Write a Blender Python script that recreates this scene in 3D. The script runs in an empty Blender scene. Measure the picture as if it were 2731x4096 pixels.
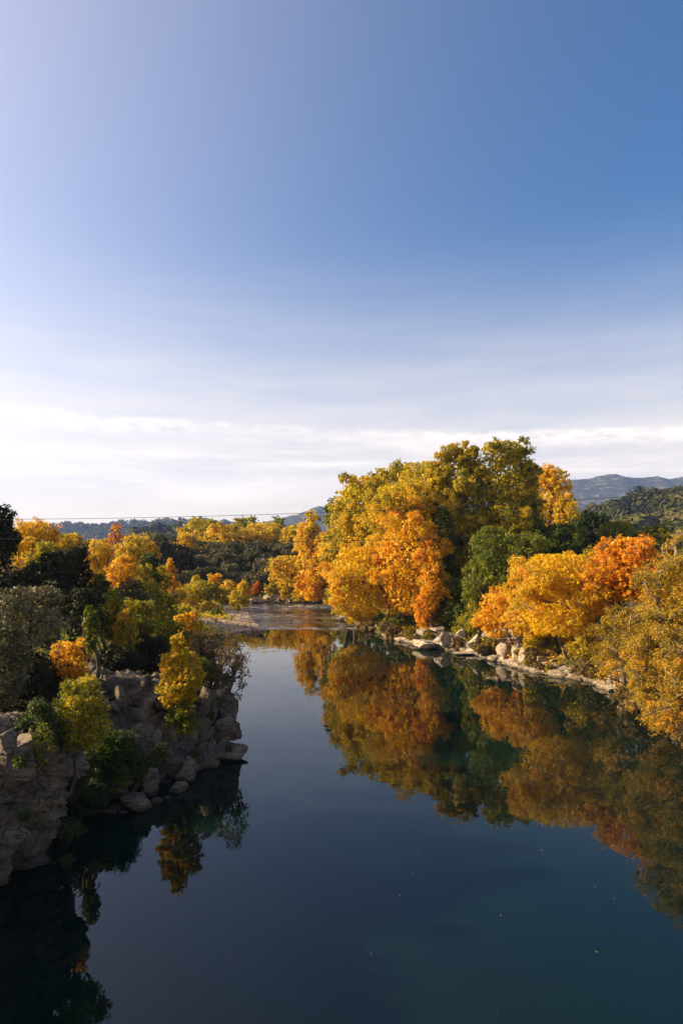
import bpy, math, random
import numpy as np
from mathutils import Vector

scene = bpy.context.scene
COL = scene.collection
# ------------------------------------------------------------------ camera, sky, sun, exposure
HC, FPX, RH, CX = 12.0, 683.0, 544.0, 341.0      # camera height, focal length and horizon row in 682x1024 pixels
cam_d = bpy.data.cameras.new('camera'); cam = bpy.data.objects.new('camera', cam_d); COL.objects.link(cam)
cam.location = (0, 0, HC); cam.rotation_euler = (math.radians(90), 0, 0)
cam_d.sensor_fit = 'VERTICAL'; cam_d.sensor_height = 36; cam_d.sensor_width = 24; cam_d.lens = 24.0
cam_d.shift_y = 32 / 1024
cam_d.clip_start = 0.5; cam_d.clip_end = 20000
scene.camera = cam

SUN_AZ, SUN_EL = math.radians(-87), math.radians(22)
to_sun = Vector((math.sin(SUN_AZ) * math.cos(SUN_EL), math.cos(SUN_AZ) * math.cos(SUN_EL), math.sin(SUN_EL)))
sl = bpy.data.lights.new('sun', 'SUN'); sl.energy = 5.0; sl.angle = math.radians(0.53); sl.color = (1.0, 0.79, 0.49)
so = bpy.data.objects.new('sun', sl); COL.objects.link(so)
so.rotation_euler = to_sun.to_track_quat('Z', 'Y').to_euler(); so.location = (-60, 0, 60)

world = bpy.data.worlds.new('World'); scene.world = world; world.use_nodes = True
def build_world():
    nt = world.node_tree; N = nt.nodes; L = nt.links; N.clear()
    def n(t, **k):
        a = N.new(t)
        for q, v in k.items(): setattr(a, q, v)
        return a
    def math_(op, a, b=None, clamp=False):
        m = n('ShaderNodeMath', operation=op, use_clamp=clamp)
        for i, v in enumerate((a, b)):
            if v is None: continue
            if isinstance(v, (int, float)): m.inputs[i].default_value = v
            else: L.new(v, m.inputs[i])
        return m.outputs[0]
    sky = n('ShaderNodeTexSky', sky_type='NISHITA'); sky.sun_disc = False
    sky.sun_elevation = SUN_EL; sky.sun_rotation = SUN_AZ
    sky.altitude = 100; sky.air_density = 1.0; sky.dust_density = 1.6; sky.ozone_density = 2.2
    hs = n('ShaderNodeHueSaturation'); hs.inputs['Saturation'].default_value = 1.38
    L.new(sky.outputs[0], hs.inputs['Color'])
    tc = n('ShaderNodeTexCoord'); sp = n('ShaderNodeSeparateXYZ'); L.new(tc.outputs['Generated'], sp.inputs[0])
    x, y, z = sp.outputs
    hor = math_('SQRT', math_('ADD', math_('MULTIPLY', x, x), math_('MULTIPLY', y, y)))
    el = math_('DIVIDE', z, math_('MAXIMUM', hor, 0.02))
    az = math_('ARCTAN2', x, y)
    cv = n('ShaderNodeCombineXYZ'); L.new(az, cv.inputs[0]); L.new(el, cv.inputs[1])
    def noise(sx, sy, scale, detail, rough=0.6, off=0.0):
        mp = n('ShaderNodeMapping'); mp.inputs['Scale'].default_value = (sx, sy, 1); mp.inputs['Location'].default_value = (off, off * .7, 0)
        L.new(cv.outputs[0], mp.inputs[0])
        t = n('ShaderNodeTexNoise'); t.inputs['Scale'].default_value = scale; t.inputs['Detail'].default_value = detail
        t.inputs['Roughness'].default_value = rough; L.new(mp.outputs[0], t.inputs['Vector']); return t.outputs['Fac']
    def mr(v, a, b, c=0.0, d=1.0, smooth=True):
        m = n('ShaderNodeMapRange', interpolation_type='SMOOTHSTEP' if smooth else 'LINEAR'); L.new(v, m.inputs[0])
        for i, q in enumerate((a, b, c, d)): m.inputs[i + 1].default_value = q
        return m.outputs[0]
    # broad veil of thin cirrus low in the sky
    veil = math_('MULTIPLY', math_('POWER', mr(el, 0.52, 0.03), 1.5), mr(noise(1.2, 9, 2.2, 6), 0.30, 0.72, 0.70, 1.0))
    # long fluffy streak, sinking towards the right
    line = math_('ADD', math_('MULTIPLY', az, -0.032), 0.163)
    wob = math_('MULTIPLY', math_('SUBTRACT', noise(3, 1, 3.0, 4), 0.5), 0.016)
    dd = math_('SUBTRACT', math_('SUBTRACT', el, line), wob)
    up = mr(dd, 0.011, 0.001); dn = mr(dd, -0.024, 0.0)
    streak = math_('MULTIPLY', math_('MULTIPLY', math_('MULTIPLY', up, dn), mr(noise(1.5, 1, 2.0, 3, .5, 4.4), 0.30, 0.55, 0.40, 1.0)), mr(noise(5, 14, 5.0, 8, .72), 0.36, 0.60, 0.10, 1.0))
    # banks of wispy cloud
    band = math_('MULTIPLY', math_('MULTIPLY', mr(el, 0.175, 0.12), mr(el, 0.035, 0.075)), mr(noise(1.6, 17, 2.0, 7, .62, 3.1), 0.42, 0.64))
    wisp = math_('MULTIPLY', mr(noise(1.0, 5, 1.6, 6, .6, 7.7), 0.50, 0.85), mr(el, 0.55, 0.15, 0.0, 0.35))
    m1 = n('ShaderNodeMix', data_type='RGBA'); m1.inputs[7].default_value = (8.8, 7.45, 6.2, 1)
    dt = n('ShaderNodeVectorMath', operation='DOT_PRODUCT'); L.new(tc.outputs['Generated'], dt.inputs[0]); dt.inputs[1].default_value = to_sun
    g = math_('POWER', math_('ADD', math_('MULTIPLY', dt.outputs['Value'], 0.5), 0.5), 5.0)     # thin high haze brightens towards the sun
    gl = n('ShaderNodeMix', data_type='RGBA', blend_type='ADD', clamp_result=False); gl.inputs[0].default_value = 1.0
    gc = n('ShaderNodeVectorMath', operation='SCALE'); gc.inputs[0].default_value = (8.2, 6.5, 5.0); L.new(g, gc.inputs['Scale'])
    tn = n('ShaderNodeVectorMath', operation='MULTIPLY'); tn.inputs[1].default_value = (1.08, 0.955, 1.02); L.new(hs.outputs[0], tn.inputs[0])
    L.new(tn.outputs[0], gl.inputs[6]); L.new(gc.outputs[0], gl.inputs[7])
    L.new(math_('MULTIPLY', veil, 0.88), m1.inputs[0]); L.new(gl.outputs[2], m1.inputs[6])
    m2 = n('ShaderNodeMix', data_type='RGBA'); m2.inputs[7].default_value = (9.9, 8.6, 7.4, 1)
    f2 = math_('ADD', math_('MULTIPLY', streak, 0.7), math_('ADD', math_('MULTIPLY', band, 0.5), math_('MULTIPLY', wisp, 0.5)), True)
    L.new(f2, m2.inputs[0]); L.new(m1.outputs[2], m2.inputs[6])
    bg = n('ShaderNodeBackground'); bg.inputs['Strength'].default_value = 0.070
    L.new(m2.outputs[2], bg.inputs['Color'])
    out = n('ShaderNodeOutputWorld'); L.new(bg.outputs[0], out.inputs['Surface'])
build_world()
vs = scene.view_settings
vs.view_transform = 'Standard'; vs.look = 'None'; vs.exposure = 1.2; vs.gamma = 1.0; vs.use_curve_mapping = False
scene.cycles.use_denoising = True
scene.cycles.max_bounces = 8; scene.cycles.transparent_max_bounces = 8; scene.cycles.volume_bounces = 1
scene.cycles.sample_clamp_indirect = 6.0

# ------------------------------------------------------------------ helpers
def P(px, row, D):
    return np.array([(px - CX) * D / FPX, D, HC - (row - RH) * D / FPX])
def smooth(a, b, x):
    t = np.clip((np.asarray(x, float) - a) / (b - a), 0, 1); return t * t * (3 - 2 * t)
def hash3(ix, iy, iz, seed=0):
    h = (ix.astype(np.int64) * 374761393 + iy.astype(np.int64) * 668265263 + iz.astype(np.int64) * 2147483647 + seed * 1274126177) & 0xFFFFFFFF
    h = ((h ^ (h >> 13)) * 1274126177) & 0xFFFFFFFF
    h = ((h ^ (h >> 16)) * 2246822519) & 0xFFFFFFFF
    return ((h ^ (h >> 15)) & 0xFFFFFF) / float(0xFFFFFF)
def vnoise(p, seed=0):
    i = np.floor(p).astype(np.int64); f = p - i; f = f * f * (3 - 2 * f); r = 0
    for dx in (0, 1):
        for dy in (0, 1):
            for dz in (0, 1):
                w = (f[:, 0] if dx else 1 - f[:, 0]) * (f[:, 1] if dy else 1 - f[:, 1]) * (f[:, 2] if dz else 1 - f[:, 2])
                r = r + w * hash3(i[:, 0] + dx, i[:, 1] + dy, i[:, 2] + dz, seed)
    return r * 2 - 1
def fbm(p, oct=4, seed=0, gain=0.5):
    r = 0; a = 1.0; q = np.array(p, float)
    for k in range(oct):
        r = r + a * vnoise(q, seed + k * 17); q = q * 2.03 + 11.3; a *= gain
    return r
def worley(p, seed=0):
    """nearest jittered cell of each point: F1, F2, cell key, cell centre"""
    i = np.floor(p).astype(np.int64); n = len(p)
    f1 = np.full(n, 9e9); f2 = np.full(n, 9e9); key = np.zeros((n, 3), np.int64); cen = np.zeros((n, 3))
    for dx in (-1, 0, 1):
        for dy in (-1, 0, 1):
            for dz in (-1, 0, 1):
                c = i + np.array([dx, dy, dz])
                o = np.stack([hash3(c[:, 0], c[:, 1], c[:, 2], seed + s) for s in (1, 2, 3)], 1)
                q = c + 0.12 + 0.76 * o; d = ((p - q) ** 2).sum(1)
                nf = d < f1
                f2 = np.where(nf, f1, np.minimum(f2, d)); f1 = np.where(nf, d, f1)
                key[nf] = c[nf]; cen[nf] = q[nf]
    return np.sqrt(f1), np.sqrt(f2), key, cen
def mesh_from(name, V, F, smooth_=False, attr=None):
    V = np.asarray(V, np.float32); F = np.asarray(F, np.int32); k = F.shape[1]
    me = bpy.data.meshes.new(name); me.vertices.add(len(V)); me.vertices.foreach_set('co', V.ravel())
    me.loops.add(F.size); me.loops.foreach_set('vertex_index', F.ravel())
    me.polygons.add(len(F)); me.polygons.foreach_set('loop_start', np.arange(0, F.size, k, dtype=np.int32))
    if smooth_: me.polygons.foreach_set('use_smooth', np.ones(len(F), bool))
    if attr is not None:
        a = me.attributes.new('tone', 'FLOAT', 'FACE'); a.data.foreach_set('value', np.asarray(attr, np.float32))
    me.update(calc_edges=True); return me
def link(name, me, mat=None, parent=None, **props):
    o = bpy.data.objects.new(name, me); COL.objects.link(o)
    if mat is not None and not me.materials: me.materials.append(mat)
    if parent is not None: o.parent = parent
    for k, v in props.items():
        if v is not None: o[k] = v
    return o
def empty(name, loc, label, category, group=None):
    o = bpy.data.objects.new(name, None); COL.objects.link(o); o.location = [float(v) for v in loc]
    o.empty_display_size = 0.3
    o['label'] = label; o['category'] = category
    if group: o['group'] = group
    return o
def grid_faces(nu, nv):
    a = np.arange(nu * nv).reshape(nu, nv)
    return np.stack([a[:-1, :-1], a[1:, :-1], a[1:, 1:], a[:-1, 1:]], -1).reshape(-1, 4)
class Mat:
    def __init__(s, name):
        s.m = bpy.data.materials.new(name); s.m.use_nodes = True; s.nt = s.m.node_tree; s.N = s.nt.nodes; s.L = s.nt.links
        s.b = s.N['Principled BSDF']; s.out = s.N['Material Output']
    def n(s, t, **k):
        a = s.N.new(t)
        for q, v in k.items(): setattr(a, q, v)
        return a
    def put(s, v, sock):
        if hasattr(v, 'links'): s.L.new(v, sock)
        else: sock.default_value = v
    def noise(s, scale, detail=5, rough=0.6, vec=None, out='Fac'):
        t = s.n('ShaderNodeTexNoise'); t.inputs['Scale'].default_value = scale; t.inputs['Detail'].default_value = detail; t.inputs['Roughness'].default_value = rough
        if vec is not None: s.L.new(vec, t.inputs['Vector'])
        return t.outputs[out]
    def pos(s): return s.n('ShaderNodeNewGeometry').outputs['Position']
    def mapping(s, vec, scale=(1, 1, 1), loc=(0, 0, 0), rot=(0, 0, 0)):
        m = s.n('ShaderNodeMapping'); m.inputs['Scale'].default_value = scale; m.inputs['Location'].default_value = loc; m.inputs['Rotation'].default_value = rot
        s.L.new(vec, m.inputs[0]); return m.outputs[0]
    def mr(s, v, a, b, c=0.0, d=1.0):
        m = s.n('ShaderNodeMapRange', interpolation_type='SMOOTHSTEP'); s.put(v, m.inputs[0])
        for i, q in enumerate((a, b, c, d)): m.inputs[i + 1].default_value = q
        return m.outputs[0]
    def math(s, op, a, b=0.0, clamp=False):
        m = s.n('ShaderNodeMath', operation=op, use_clamp=clamp); s.put(a, m.inputs[0]); s.put(b, m.inputs[1]); return m.outputs[0]
    def mix(s, f, a, b):
        m = s.n('ShaderNodeMix', data_type='RGBA')
        for v, i in ((f, 0), (a, 6), (b, 7)):
            if isinstance(v, tuple) and len(v) == 3: v = (*v, 1)
            s.put(v, m.inputs[i])
        return m.outputs[2]
    def ramp(s, f, stops):
        r = s.n('ShaderNodeValToRGB'); s.put(f, r.inputs[0]); e = r.color_ramp.elements
        while len(e) < len(stops): e.new(0.5)
        for q, (p, c) in zip(e, stops): q.position = p; q.color = (*c, 1)
        return r.outputs['Color']
    def bump(s, h, strength=0.5, dist=0.1):
        b = s.n('ShaderNodeBump'); b.inputs['Strength'].default_value = strength; b.inputs['Distance'].default_value = dist
        s.put(h, b.inputs['Height']); s.L.new(b.outputs[0], s.b.inputs['Normal']); return b

# ------------------------------------------------------------------ materials
def leaf_material(name, stops, trans=0.35, rough=0.5, spec=0.25, tint=1.25):
    m = Mat(name); at = m.n('ShaderNodeAttribute', attribute_name='tone')
    oi = m.n('ShaderNodeObjectInfo')
    t = m.math('ADD', at.outputs['Fac'], m.math('MULTIPLY', m.math('SUBTRACT', oi.outputs['Random'], 0.5), 0.05))
    c = m.ramp(t, stops)
    m.L.new(c, m.b.inputs['Base Color']); m.b.inputs['Roughness'].default_value = rough; m.b.inputs['Specular IOR Level'].default_value = spec
    if trans > 0:
        tr = m.n('ShaderNodeBsdfTranslucent'); g = m.n('ShaderNodeMix', data_type='RGBA', blend_type='MULTIPLY'); g.inputs[0].default_value = 1.0
        m.L.new(c, g.inputs[6]); g.inputs[7].default_value = (tint, tint, tint * .7, 1); m.L.new(g.outputs[2], tr.inputs['Color'])
        mx = m.n('ShaderNodeMixShader'); mx.inputs[0].default_value = trans
        m.L.new(m.b.outputs[0], mx.inputs[1]); m.L.new(tr.outputs[0], mx.inputs[2]); m.L.new(mx.outputs[0], m.out.inputs['Surface'])
    return m.m
AUTUMN = [(0.0, (0.016, 0.034, 0.007)), (0.16, (0.050, 0.088, 0.011)), (0.30, (0.165, 0.180, 0.012)), (0.42, (0.390, 0.315, 0.012)),
          (0.55, (0.680, 0.440, 0.012)), (0.68, (0.680, 0.320, 0.012)), (0.80, (0.600, 0.190, 0.010)), (0.90, (0.340, 0.080, 0.012)), (1.0, (0.160, 0.075, 0.030))]
M_LEAF = leaf_material('autumn_leaf', AUTUMN, trans=0.42)
M_OAK = leaf_material('holm_oak_leaf', [(0.0, (0.016, 0.017, 0.004)), (0.4, (0.045, 0.046, 0.012)), (0.7, (0.105, 0.095, 0.032)), (1.0, (0.200, 0.170, 0.080))], trans=0.12, rough=0.6, spec=0.12)
M_SCRUBLEAF = leaf_material('scrub_leaf', [(0.0, (0.020, 0.026, 0.008)), (0.5, (0.062, 0.062, 0.018)), (1.0, (0.13, 0.11, 0.035))], trans=0.0, rough=0.9, spec=0.0)
M_OLIVE = leaf_material('olive_leaf', [(0.0, (0.035, 0.042, 0.008)), (0.30, (0.150, 0.130, 0.014)), (0.52, (0.360, 0.245, 0.016)), (0.75, (0.56, 0.27, 0.014)), (1.0, (0.50, 0.14, 0.012))])
M_SILVER = leaf_material('silver_oak_leaf', [(0.0, (0.024, 0.024, 0.007)), (0.4, (0.085, 0.080, 0.026)), (0.7, (0.22, 0.19, 0.085)), (1.0, (0.42, 0.36, 0.19))], trans=0.12, rough=0.5, spec=0.2)
M_DRY = leaf_material('dry_leaf', [(0.0, (0.05, 0.045, 0.015)), (0.5, (0.17, 0.11, 0.035)), (1.0, (0.36, 0.22, 0.075))], trans=0.25)
def bark_material(name, c1, c2):
    m = Mat(name); p = m.pos()
    v = m.noise(3.0, 6, .65, m.mapping(p, (1.5, 1.5, .35)))
    m.L.new(m.mix(m.mr(v, .35, .65), c1, c2), m.b.inputs['Base Color']); m.b.inputs['Roughness'].default_value = .9
    m.bump(v, .6, .04); return m.m
M_BARK = bark_material('bark', (0.045, 0.032, 0.022), (0.12, 0.09, 0.06))
M_PALEBARK = bark_material('pale_bark', (0.085, 0.062, 0.042), (0.26, 0.195, 0.125))
def rock_material(name, c1, c2, c3, moss=0.5):
    m = Mat(name); p = m.pos()
    big = m.noise(0.55, 6, .6, p); fine = m.noise(7.0, 8, .7, p); strat = m.noise(1.0, 6, .65, m.mapping(p, (.8, .8, 5.5), (0, 0, 0), (.22, .12, 0)))
    vor = m.n('ShaderNodeTexVoronoi', feature='DISTANCE_TO_EDGE'); vor.inputs['Scale'].default_value = 1.3
    wv = m.n('ShaderNodeVectorMath', operation='ADD'); m.L.new(p, wv.inputs[0])
    sc = m.n('ShaderNodeVectorMath', operation='SCALE'); sc.inputs['Scale'].default_value = .5; m.L.new(m.noise(1.7, 4, .6, p, 'Color'), sc.inputs[0]); m.L.new(sc.outputs[0], wv.inputs[1])
    m.L.new(m.mapping(wv.outputs[0], (1, 1, 1.6)), vor.inputs['Vector'])
    crack = m.mr(vor.outputs['Distance'], 0.0, 0.035)
    c = m.mix(m.mr(big, .35, .65), c1, c2)
    c = m.mix(m.mr(strat, .50, .66, 0, .65), c, c3)
    c = m.mix(m.mr(fine, .55, .75, 0, .5), c, tuple(v * .45 for v in c2))
    c = m.mix(m.math('MULTIPLY', m.math('SUBTRACT', 1.0, crack), .85), c, (0.03, 0.026, 0.02))
    c = m.mix(m.mr(m.noise(.8, 7, .75, m.mapping(p, (1.6, 1.6, .45), (2, 8, 0))), .53, .66, 0, .6), c, tuple(v * .35 for v in c2))
    nz = m.n('ShaderNodeSeparateXYZ'); m.L.new(m.n('ShaderNodeNewGeometry').outputs['Normal'], nz.inputs[0])
    mo = m.math('MULTIPLY', m.mr(m.noise(.9, 6, .7, m.mapping(p, (1, 1, 1), (5, 3, 1))), .56, .66), moss)
    c = m.mix(mo, c, (0.045, 0.055, 0.016))
    zz = m.n('ShaderNodeSeparateXYZ'); m.L.new(p, zz.inputs[0])
    wet = m.mr(m.math('ADD', zz.outputs[2], m.math('MULTIPLY', fine, -.25)), .16, -.04)              # dark band the river leaves
    c = m.mix(m.math('MULTIPLY', wet, .7), c, (0.045, 0.036, 0.024))
    m.L.new(c, m.b.inputs['Base Color']); m.b.inputs['Roughness'].default_value = .88; m.b.inputs['Specular IOR Level'].default_value = .25
    h = m.math('ADD', m.math('MULTIPLY', fine, .35), m.math('ADD', m.math('MULTIPLY', strat, .6), m.math('MULTIPLY', crack, .5)))
    m.bump(h, .7, .12); return m.m
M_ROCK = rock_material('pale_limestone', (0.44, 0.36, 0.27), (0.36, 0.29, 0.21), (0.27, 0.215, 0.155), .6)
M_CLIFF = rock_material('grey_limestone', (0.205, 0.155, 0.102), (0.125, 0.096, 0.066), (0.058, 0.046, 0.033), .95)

# ------------------------------------------------------------------ the lie of the land
LB = np.array([(-14, -60), (-12.8, 0), (-12.8, 12), (-12.2, 18), (-11.7, 22), (-11.5, 24.6), (-11.5, 26.5), (-12.9, 27.7), (-13.8, 29.3), (-12.6, 31), (-10.4, 31.8), (-9.2, 32.5),
               (-8.4, 33.4), (-7.8, 34.4), (-7.2, 36), (-6.4, 37.2), (-5.8, 38.4), (-6.5, 40.4), (-7.9, 43), (-9.6, 48), (-11.6, 60), (-13.6, 75), (-15.2, 88), (-13.8, 92.5),
               (-11.0, 95), (-11.6, 98), (-14, 108), (-16.2, 118), (-18.5, 126), (-60, 130)])
RB = np.array([(34, -60), (29, 10), (26.5, 25), (24.4, 40), (23.2, 50), (22.2, 54), (22.0, 59), (20.2, 61.2), (18.2, 63), (16.9, 66), (16.2, 70), (13.4, 75.5), (8.4, 82), (6.2, 86), (3.6, 95), (1.3, 107), (-0.9, 126), (-3, 139), (-60, 141)])
def seg_dist(x, y, poly):
    d = np.full(x.shape, 1e9)
    for a, b in zip(poly[:-1], poly[1:]):
        ab = b - a; t = np.clip(((x - a[0]) * ab[0] + (y - a[1]) * ab[1]) / (ab @ ab), 0, 1)
        d = np.minimum(d, np.hypot(x - a[0] - t * ab[0], y - a[1] - t * ab[1]))
    return d
CY = [0, 16, 20, 24, 27, 29.5, 32, 35, 37, 39, 42, 46, 52]
CHs = [6.4, 6.2, 6.0, 5.6, 5.1, 4.3, 4.3, 4.5, 3.9, 2.9, 3.0, 3.0, 2.6]
CSs = [1.0, 1.2, 1.2, 1.5, 2.0, 3.0, 5.0, 6.0, 5.0, 2.6, 2.6, 2.8, 3.5]
def cliff_H(y): return np.interp(y, CY, CHs)
def cliff_S(y): return np.interp(y, CY, CSs)
def ground_z(x, y):
    x = np.asarray(x, float); y = np.asarray(y, float); shp = np.broadcast(x, y).shape
    x = np.broadcast_to(x, shp).ravel(); y = np.broadcast_to(y, shp).ravel()
    dl = seg_dist(x, y, LB); dr = seg_dist(x, y, RB)
    inl = (x < np.interp(y, LB[:, 1], LB[:, 0])) & (y < 130)
    inr = (x > np.interp(y, RB[:, 1], RB[:, 0])) | (y > 141)
    inl = inl & ~((y > 126) & (x < -18.5) & (y > 126 + (-18.5 - x) * 4 / 41.5))
    p = np.stack([x, y, x * 0], 1); nz = fbm(p * .08, 3, 5) * .6 + fbm(p * .5, 2, 9) * .10
    S = cliff_S(y); H = cliff_H(y)
    zc = -1.6 + (H + 1.2) * smooth(.25, 2.4, dl - S) + np.clip((dl - S) * .16, 0, 3.2)
    zs = np.minimum(0.15 + dl * .42, 3.4) + np.clip(dl - 8, 0, 40) * .07
    zg = .16 * dl ** .75 + np.clip(dl - 14, 0, 40) * .06
    wc = 1 - smooth(46, 56, y); wg = smooth(84, 94, y)
    zl = wc * zc + (1 - wc) * ((1 - wg) * zs + wg * zg)
    zl = zl + smooth(1.5, 10, dl) * nz
    zr = .75 * smooth(0, 2.6, dr) + np.minimum(dr * .22, 4.6) + np.clip(dr - 24, 0, 60) * .03
    far = smooth(141, 150, y)
    zf = .35 + np.clip(dr, 0, 8) * .28 + np.clip(y - 149, 0, 46) * .185
    wf = far * (1 - smooth(0, 30, x))
    zr = zr * (1 - wf) + zf * wf + smooth(1.0, 9, dr) * nz
    z = np.where(inl, zl, np.where(inr, zr, -np.minimum(.35 + np.minimum(dl, dr) * .5, 2.6)))
    z = np.where((np.abs(x) > 120) | (y > 260), np.clip(z, 5, 11), z)
    return z.reshape(shp)
def gz(x, y): return float(ground_z(np.array([x]), np.array([y]))[0])

def foot_z(x, y):
    if y < 50 and x < np.interp(y, LB[:, 1], LB[:, 0]):
        d = float(seg_dist(np.array([x]), np.array([y]), LB)[0]); S, H = float(cliff_S(y)), float(cliff_H(y))
        return H * min(1, d / S) ** .6 + max(0, min((d - S) * .16, 3.2)) - .25
    return gz(x, y)
def axis(lo, hi, step, far_lo, far_hi, g=1.22):
    a = list(np.arange(lo, hi + 1e-6, step)); s = step; v = a[-1]
    while v < far_hi: s *= g; v += s; a.append(min(v, far_hi))
    s = step; v = a[0]
    while v > far_lo: s *= g; v -= s; a.insert(0, max(v, far_lo))
    return np.array(a)
def build_ground():
    xs = axis(-42, 46, 1.0, -5200, 5200); ys = axis(14, 200, 1.2, -60, 4800)
    X, Y = np.meshgrid(xs, ys, indexing='ij'); Z = ground_z(X, Y)
    me = mesh_from('ground', np.stack([X, Y, Z], -1).reshape(-1, 3), grid_faces(len(xs), len(ys)), True)
    m = Mat('bank_earth'); p = m.pos(); v = m.noise(.35, 6, .65, p); f = m.noise(3.2, 7, .7, p)
    sx = m.n('ShaderNodeSeparateXYZ'); m.L.new(p, sx.inputs[0])
    c = m.mix(m.mr(v, .42, .6), (0.115, 0.080, 0.042), (0.075, 0.078, 0.022))
    c = m.mix(m.mr(f, .5, .7, 0, .7), c, (0.20, 0.125, 0.045))
    # gravel bar: pale pebbles by position, meadow beyond the far bank
    bar = m.math('MULTIPLY', m.mr(sx.outputs[1], 86, 91), m.mr(sx.outputs[1], 127, 121))
    bar = m.math('MULTIPLY', bar, m.mr(m.math('ADD', sx.outputs[0], m.math('MULTIPLY', m.noise(.2, 3, .5, p), 8)), -32, -24))
    bar = m.math('MULTIPLY', bar, m.mr(sx.outputs[0], -6, -8))
    vor = m.n('ShaderNodeTexVoronoi'); vor.inputs['Scale'].default_value = 3.2; m.L.new(p, vor.inputs['Vector'])
    peb = m.mix(m.n('ShaderNodeSeparateColor').outputs[0], (0, 0, 0), (0, 0, 0))
    sc = m.n('ShaderNodeSeparateColor'); m.L.new(vor.outputs['Color'], sc.inputs[0])
    peb = m.mix(sc.outputs[0], (0.34, 0.245, 0.155), (0.52, 0.39, 0.255))
    c = m.mix(bar, c, peb)
    mead = m.math('MULTIPLY', m.mr(sx.outputs[1], 142, 145), m.mr(sx.outputs[1], 154, 150))
    mead = m.math('MULTIPLY', mead, m.math('MULTIPLY', m.mr(sx.outputs[0], -24, -20), m.mr(sx.outputs[0], 2, -4)))
    c = m.mix(mead, c, (0.105, 0.155, 0.016))
    far = m.mr(sx.outputs[1], 250, 400); c = m.mix(far, c, (0.045, 0.052, 0.022))
    m.L.new(c, m.b.inputs['Base Color']); m.b.inputs['Roughness'].default_value = .95; m.b.inputs['Specular IOR Level'].default_value = .1
    m.bump(m.math('ADD', f, m.math('MULTIPLY', vor.outputs['Distance'], bar)), .8, .15)
    link('ground', me, m.m, kind='structure')
build_ground()

def build_river():
    xs = np.concatenate([np.linspace(-70, 40, 56)]); ys = np.linspace(-55, 150, 100)
    X, Y = np.meshgrid(xs, ys, indexing='ij')
    me = mesh_from('river', np.stack([X, Y, X * 0], -1).reshape(-1, 3), grid_faces(len(xs), len(ys)), True)
    m = Mat('river_water'); p = m.pos(); sx = m.n('ShaderNodeSeparateXYZ'); m.L.new(p, sx.inputs[0]); y = sx.outputs[1]; x = sx.outputs[0]
    warp = m.math('MULTIPLY', m.math('SUBTRACT', m.noise(.22, 3, .5, p), .5), 5.0)
    yw = m.math('ADD', y, warp)
    riff = m.mr(yw, 95.0, 97.5)                                   # shallow broken water above the pool
    pool = m.noise(.55, 3, .5, m.mapping(p, (1, .55, 1))); tiny = m.noise(5.0, 2, .5, p)
    rip = m.noise(1.9, 5, .65, m.mapping(p, (.55, 1.5, 1)))
    calm = m.mr(m.noise(.16, 4, .6, m.mapping(p, (.55, 1.5, 1), (3, 9, 0))), .40, .58)    # smooth tongues in the riffle
    h = m.math('ADD', m.math('MULTIPLY', pool, .016), m.math('MULTIPLY', tiny, .0004))
    h = m.math('ADD', h, m.math('MULTIPLY', m.math('MULTIPLY', rip, m.math('ADD', m.math('MULTIPLY', calm, .10), .008)), riff))
    bump = m.bump(h, 1.0, 1.0)
    bands = m.math('ADD', m.mr(m.math('ABSOLUTE', m.math('SUBTRACT', yw, 97.2)), 1.8, .2), m.math('ADD', m.mr(m.math('ABSOLUTE', m.math('SUBTRACT', yw, 131)), 5.5, .5), m.math('MULTIPLY', calm, .45)), True)
    foam = m.math('MULTIPLY', m.math('MULTIPLY', m.mr(m.noise(1.1, 6, .75, m.mapping(p, (.45, 1.1, 1), (7, 1, 0))), .47, .58), bands), riff)
    deep = m.mix(riff, (0.0026, 0.0110, 0.0082), (0.030, 0.022, 0.010))
    m.L.new(m.mix(m.math('MULTIPLY', foam, .8), deep, (0.62, 0.60, 0.56)), m.b.inputs['Base Color'])
    m.L.new(m.math('ADD', m.math('MULTIPLY', foam, .6), m.math('ADD', m.math('MULTIPLY', m.math('MULTIPLY', riff, calm), .03), .010)), m.b.inputs['Roughness'])
    m.b.subsurface_method = 'BURLEY'; m.b.inputs['Subsurface Weight'].default_value = 1.0; m.b.inputs['Subsurface Radius'].default_value = (1.0, 1.6, 1.5); m.b.inputs['Subsurface Scale'].default_value = 1.0
    m.b.inputs['IOR'].default_value = 1.45
    link('river', me, m.m, kind='structure')
build_river()

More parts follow.
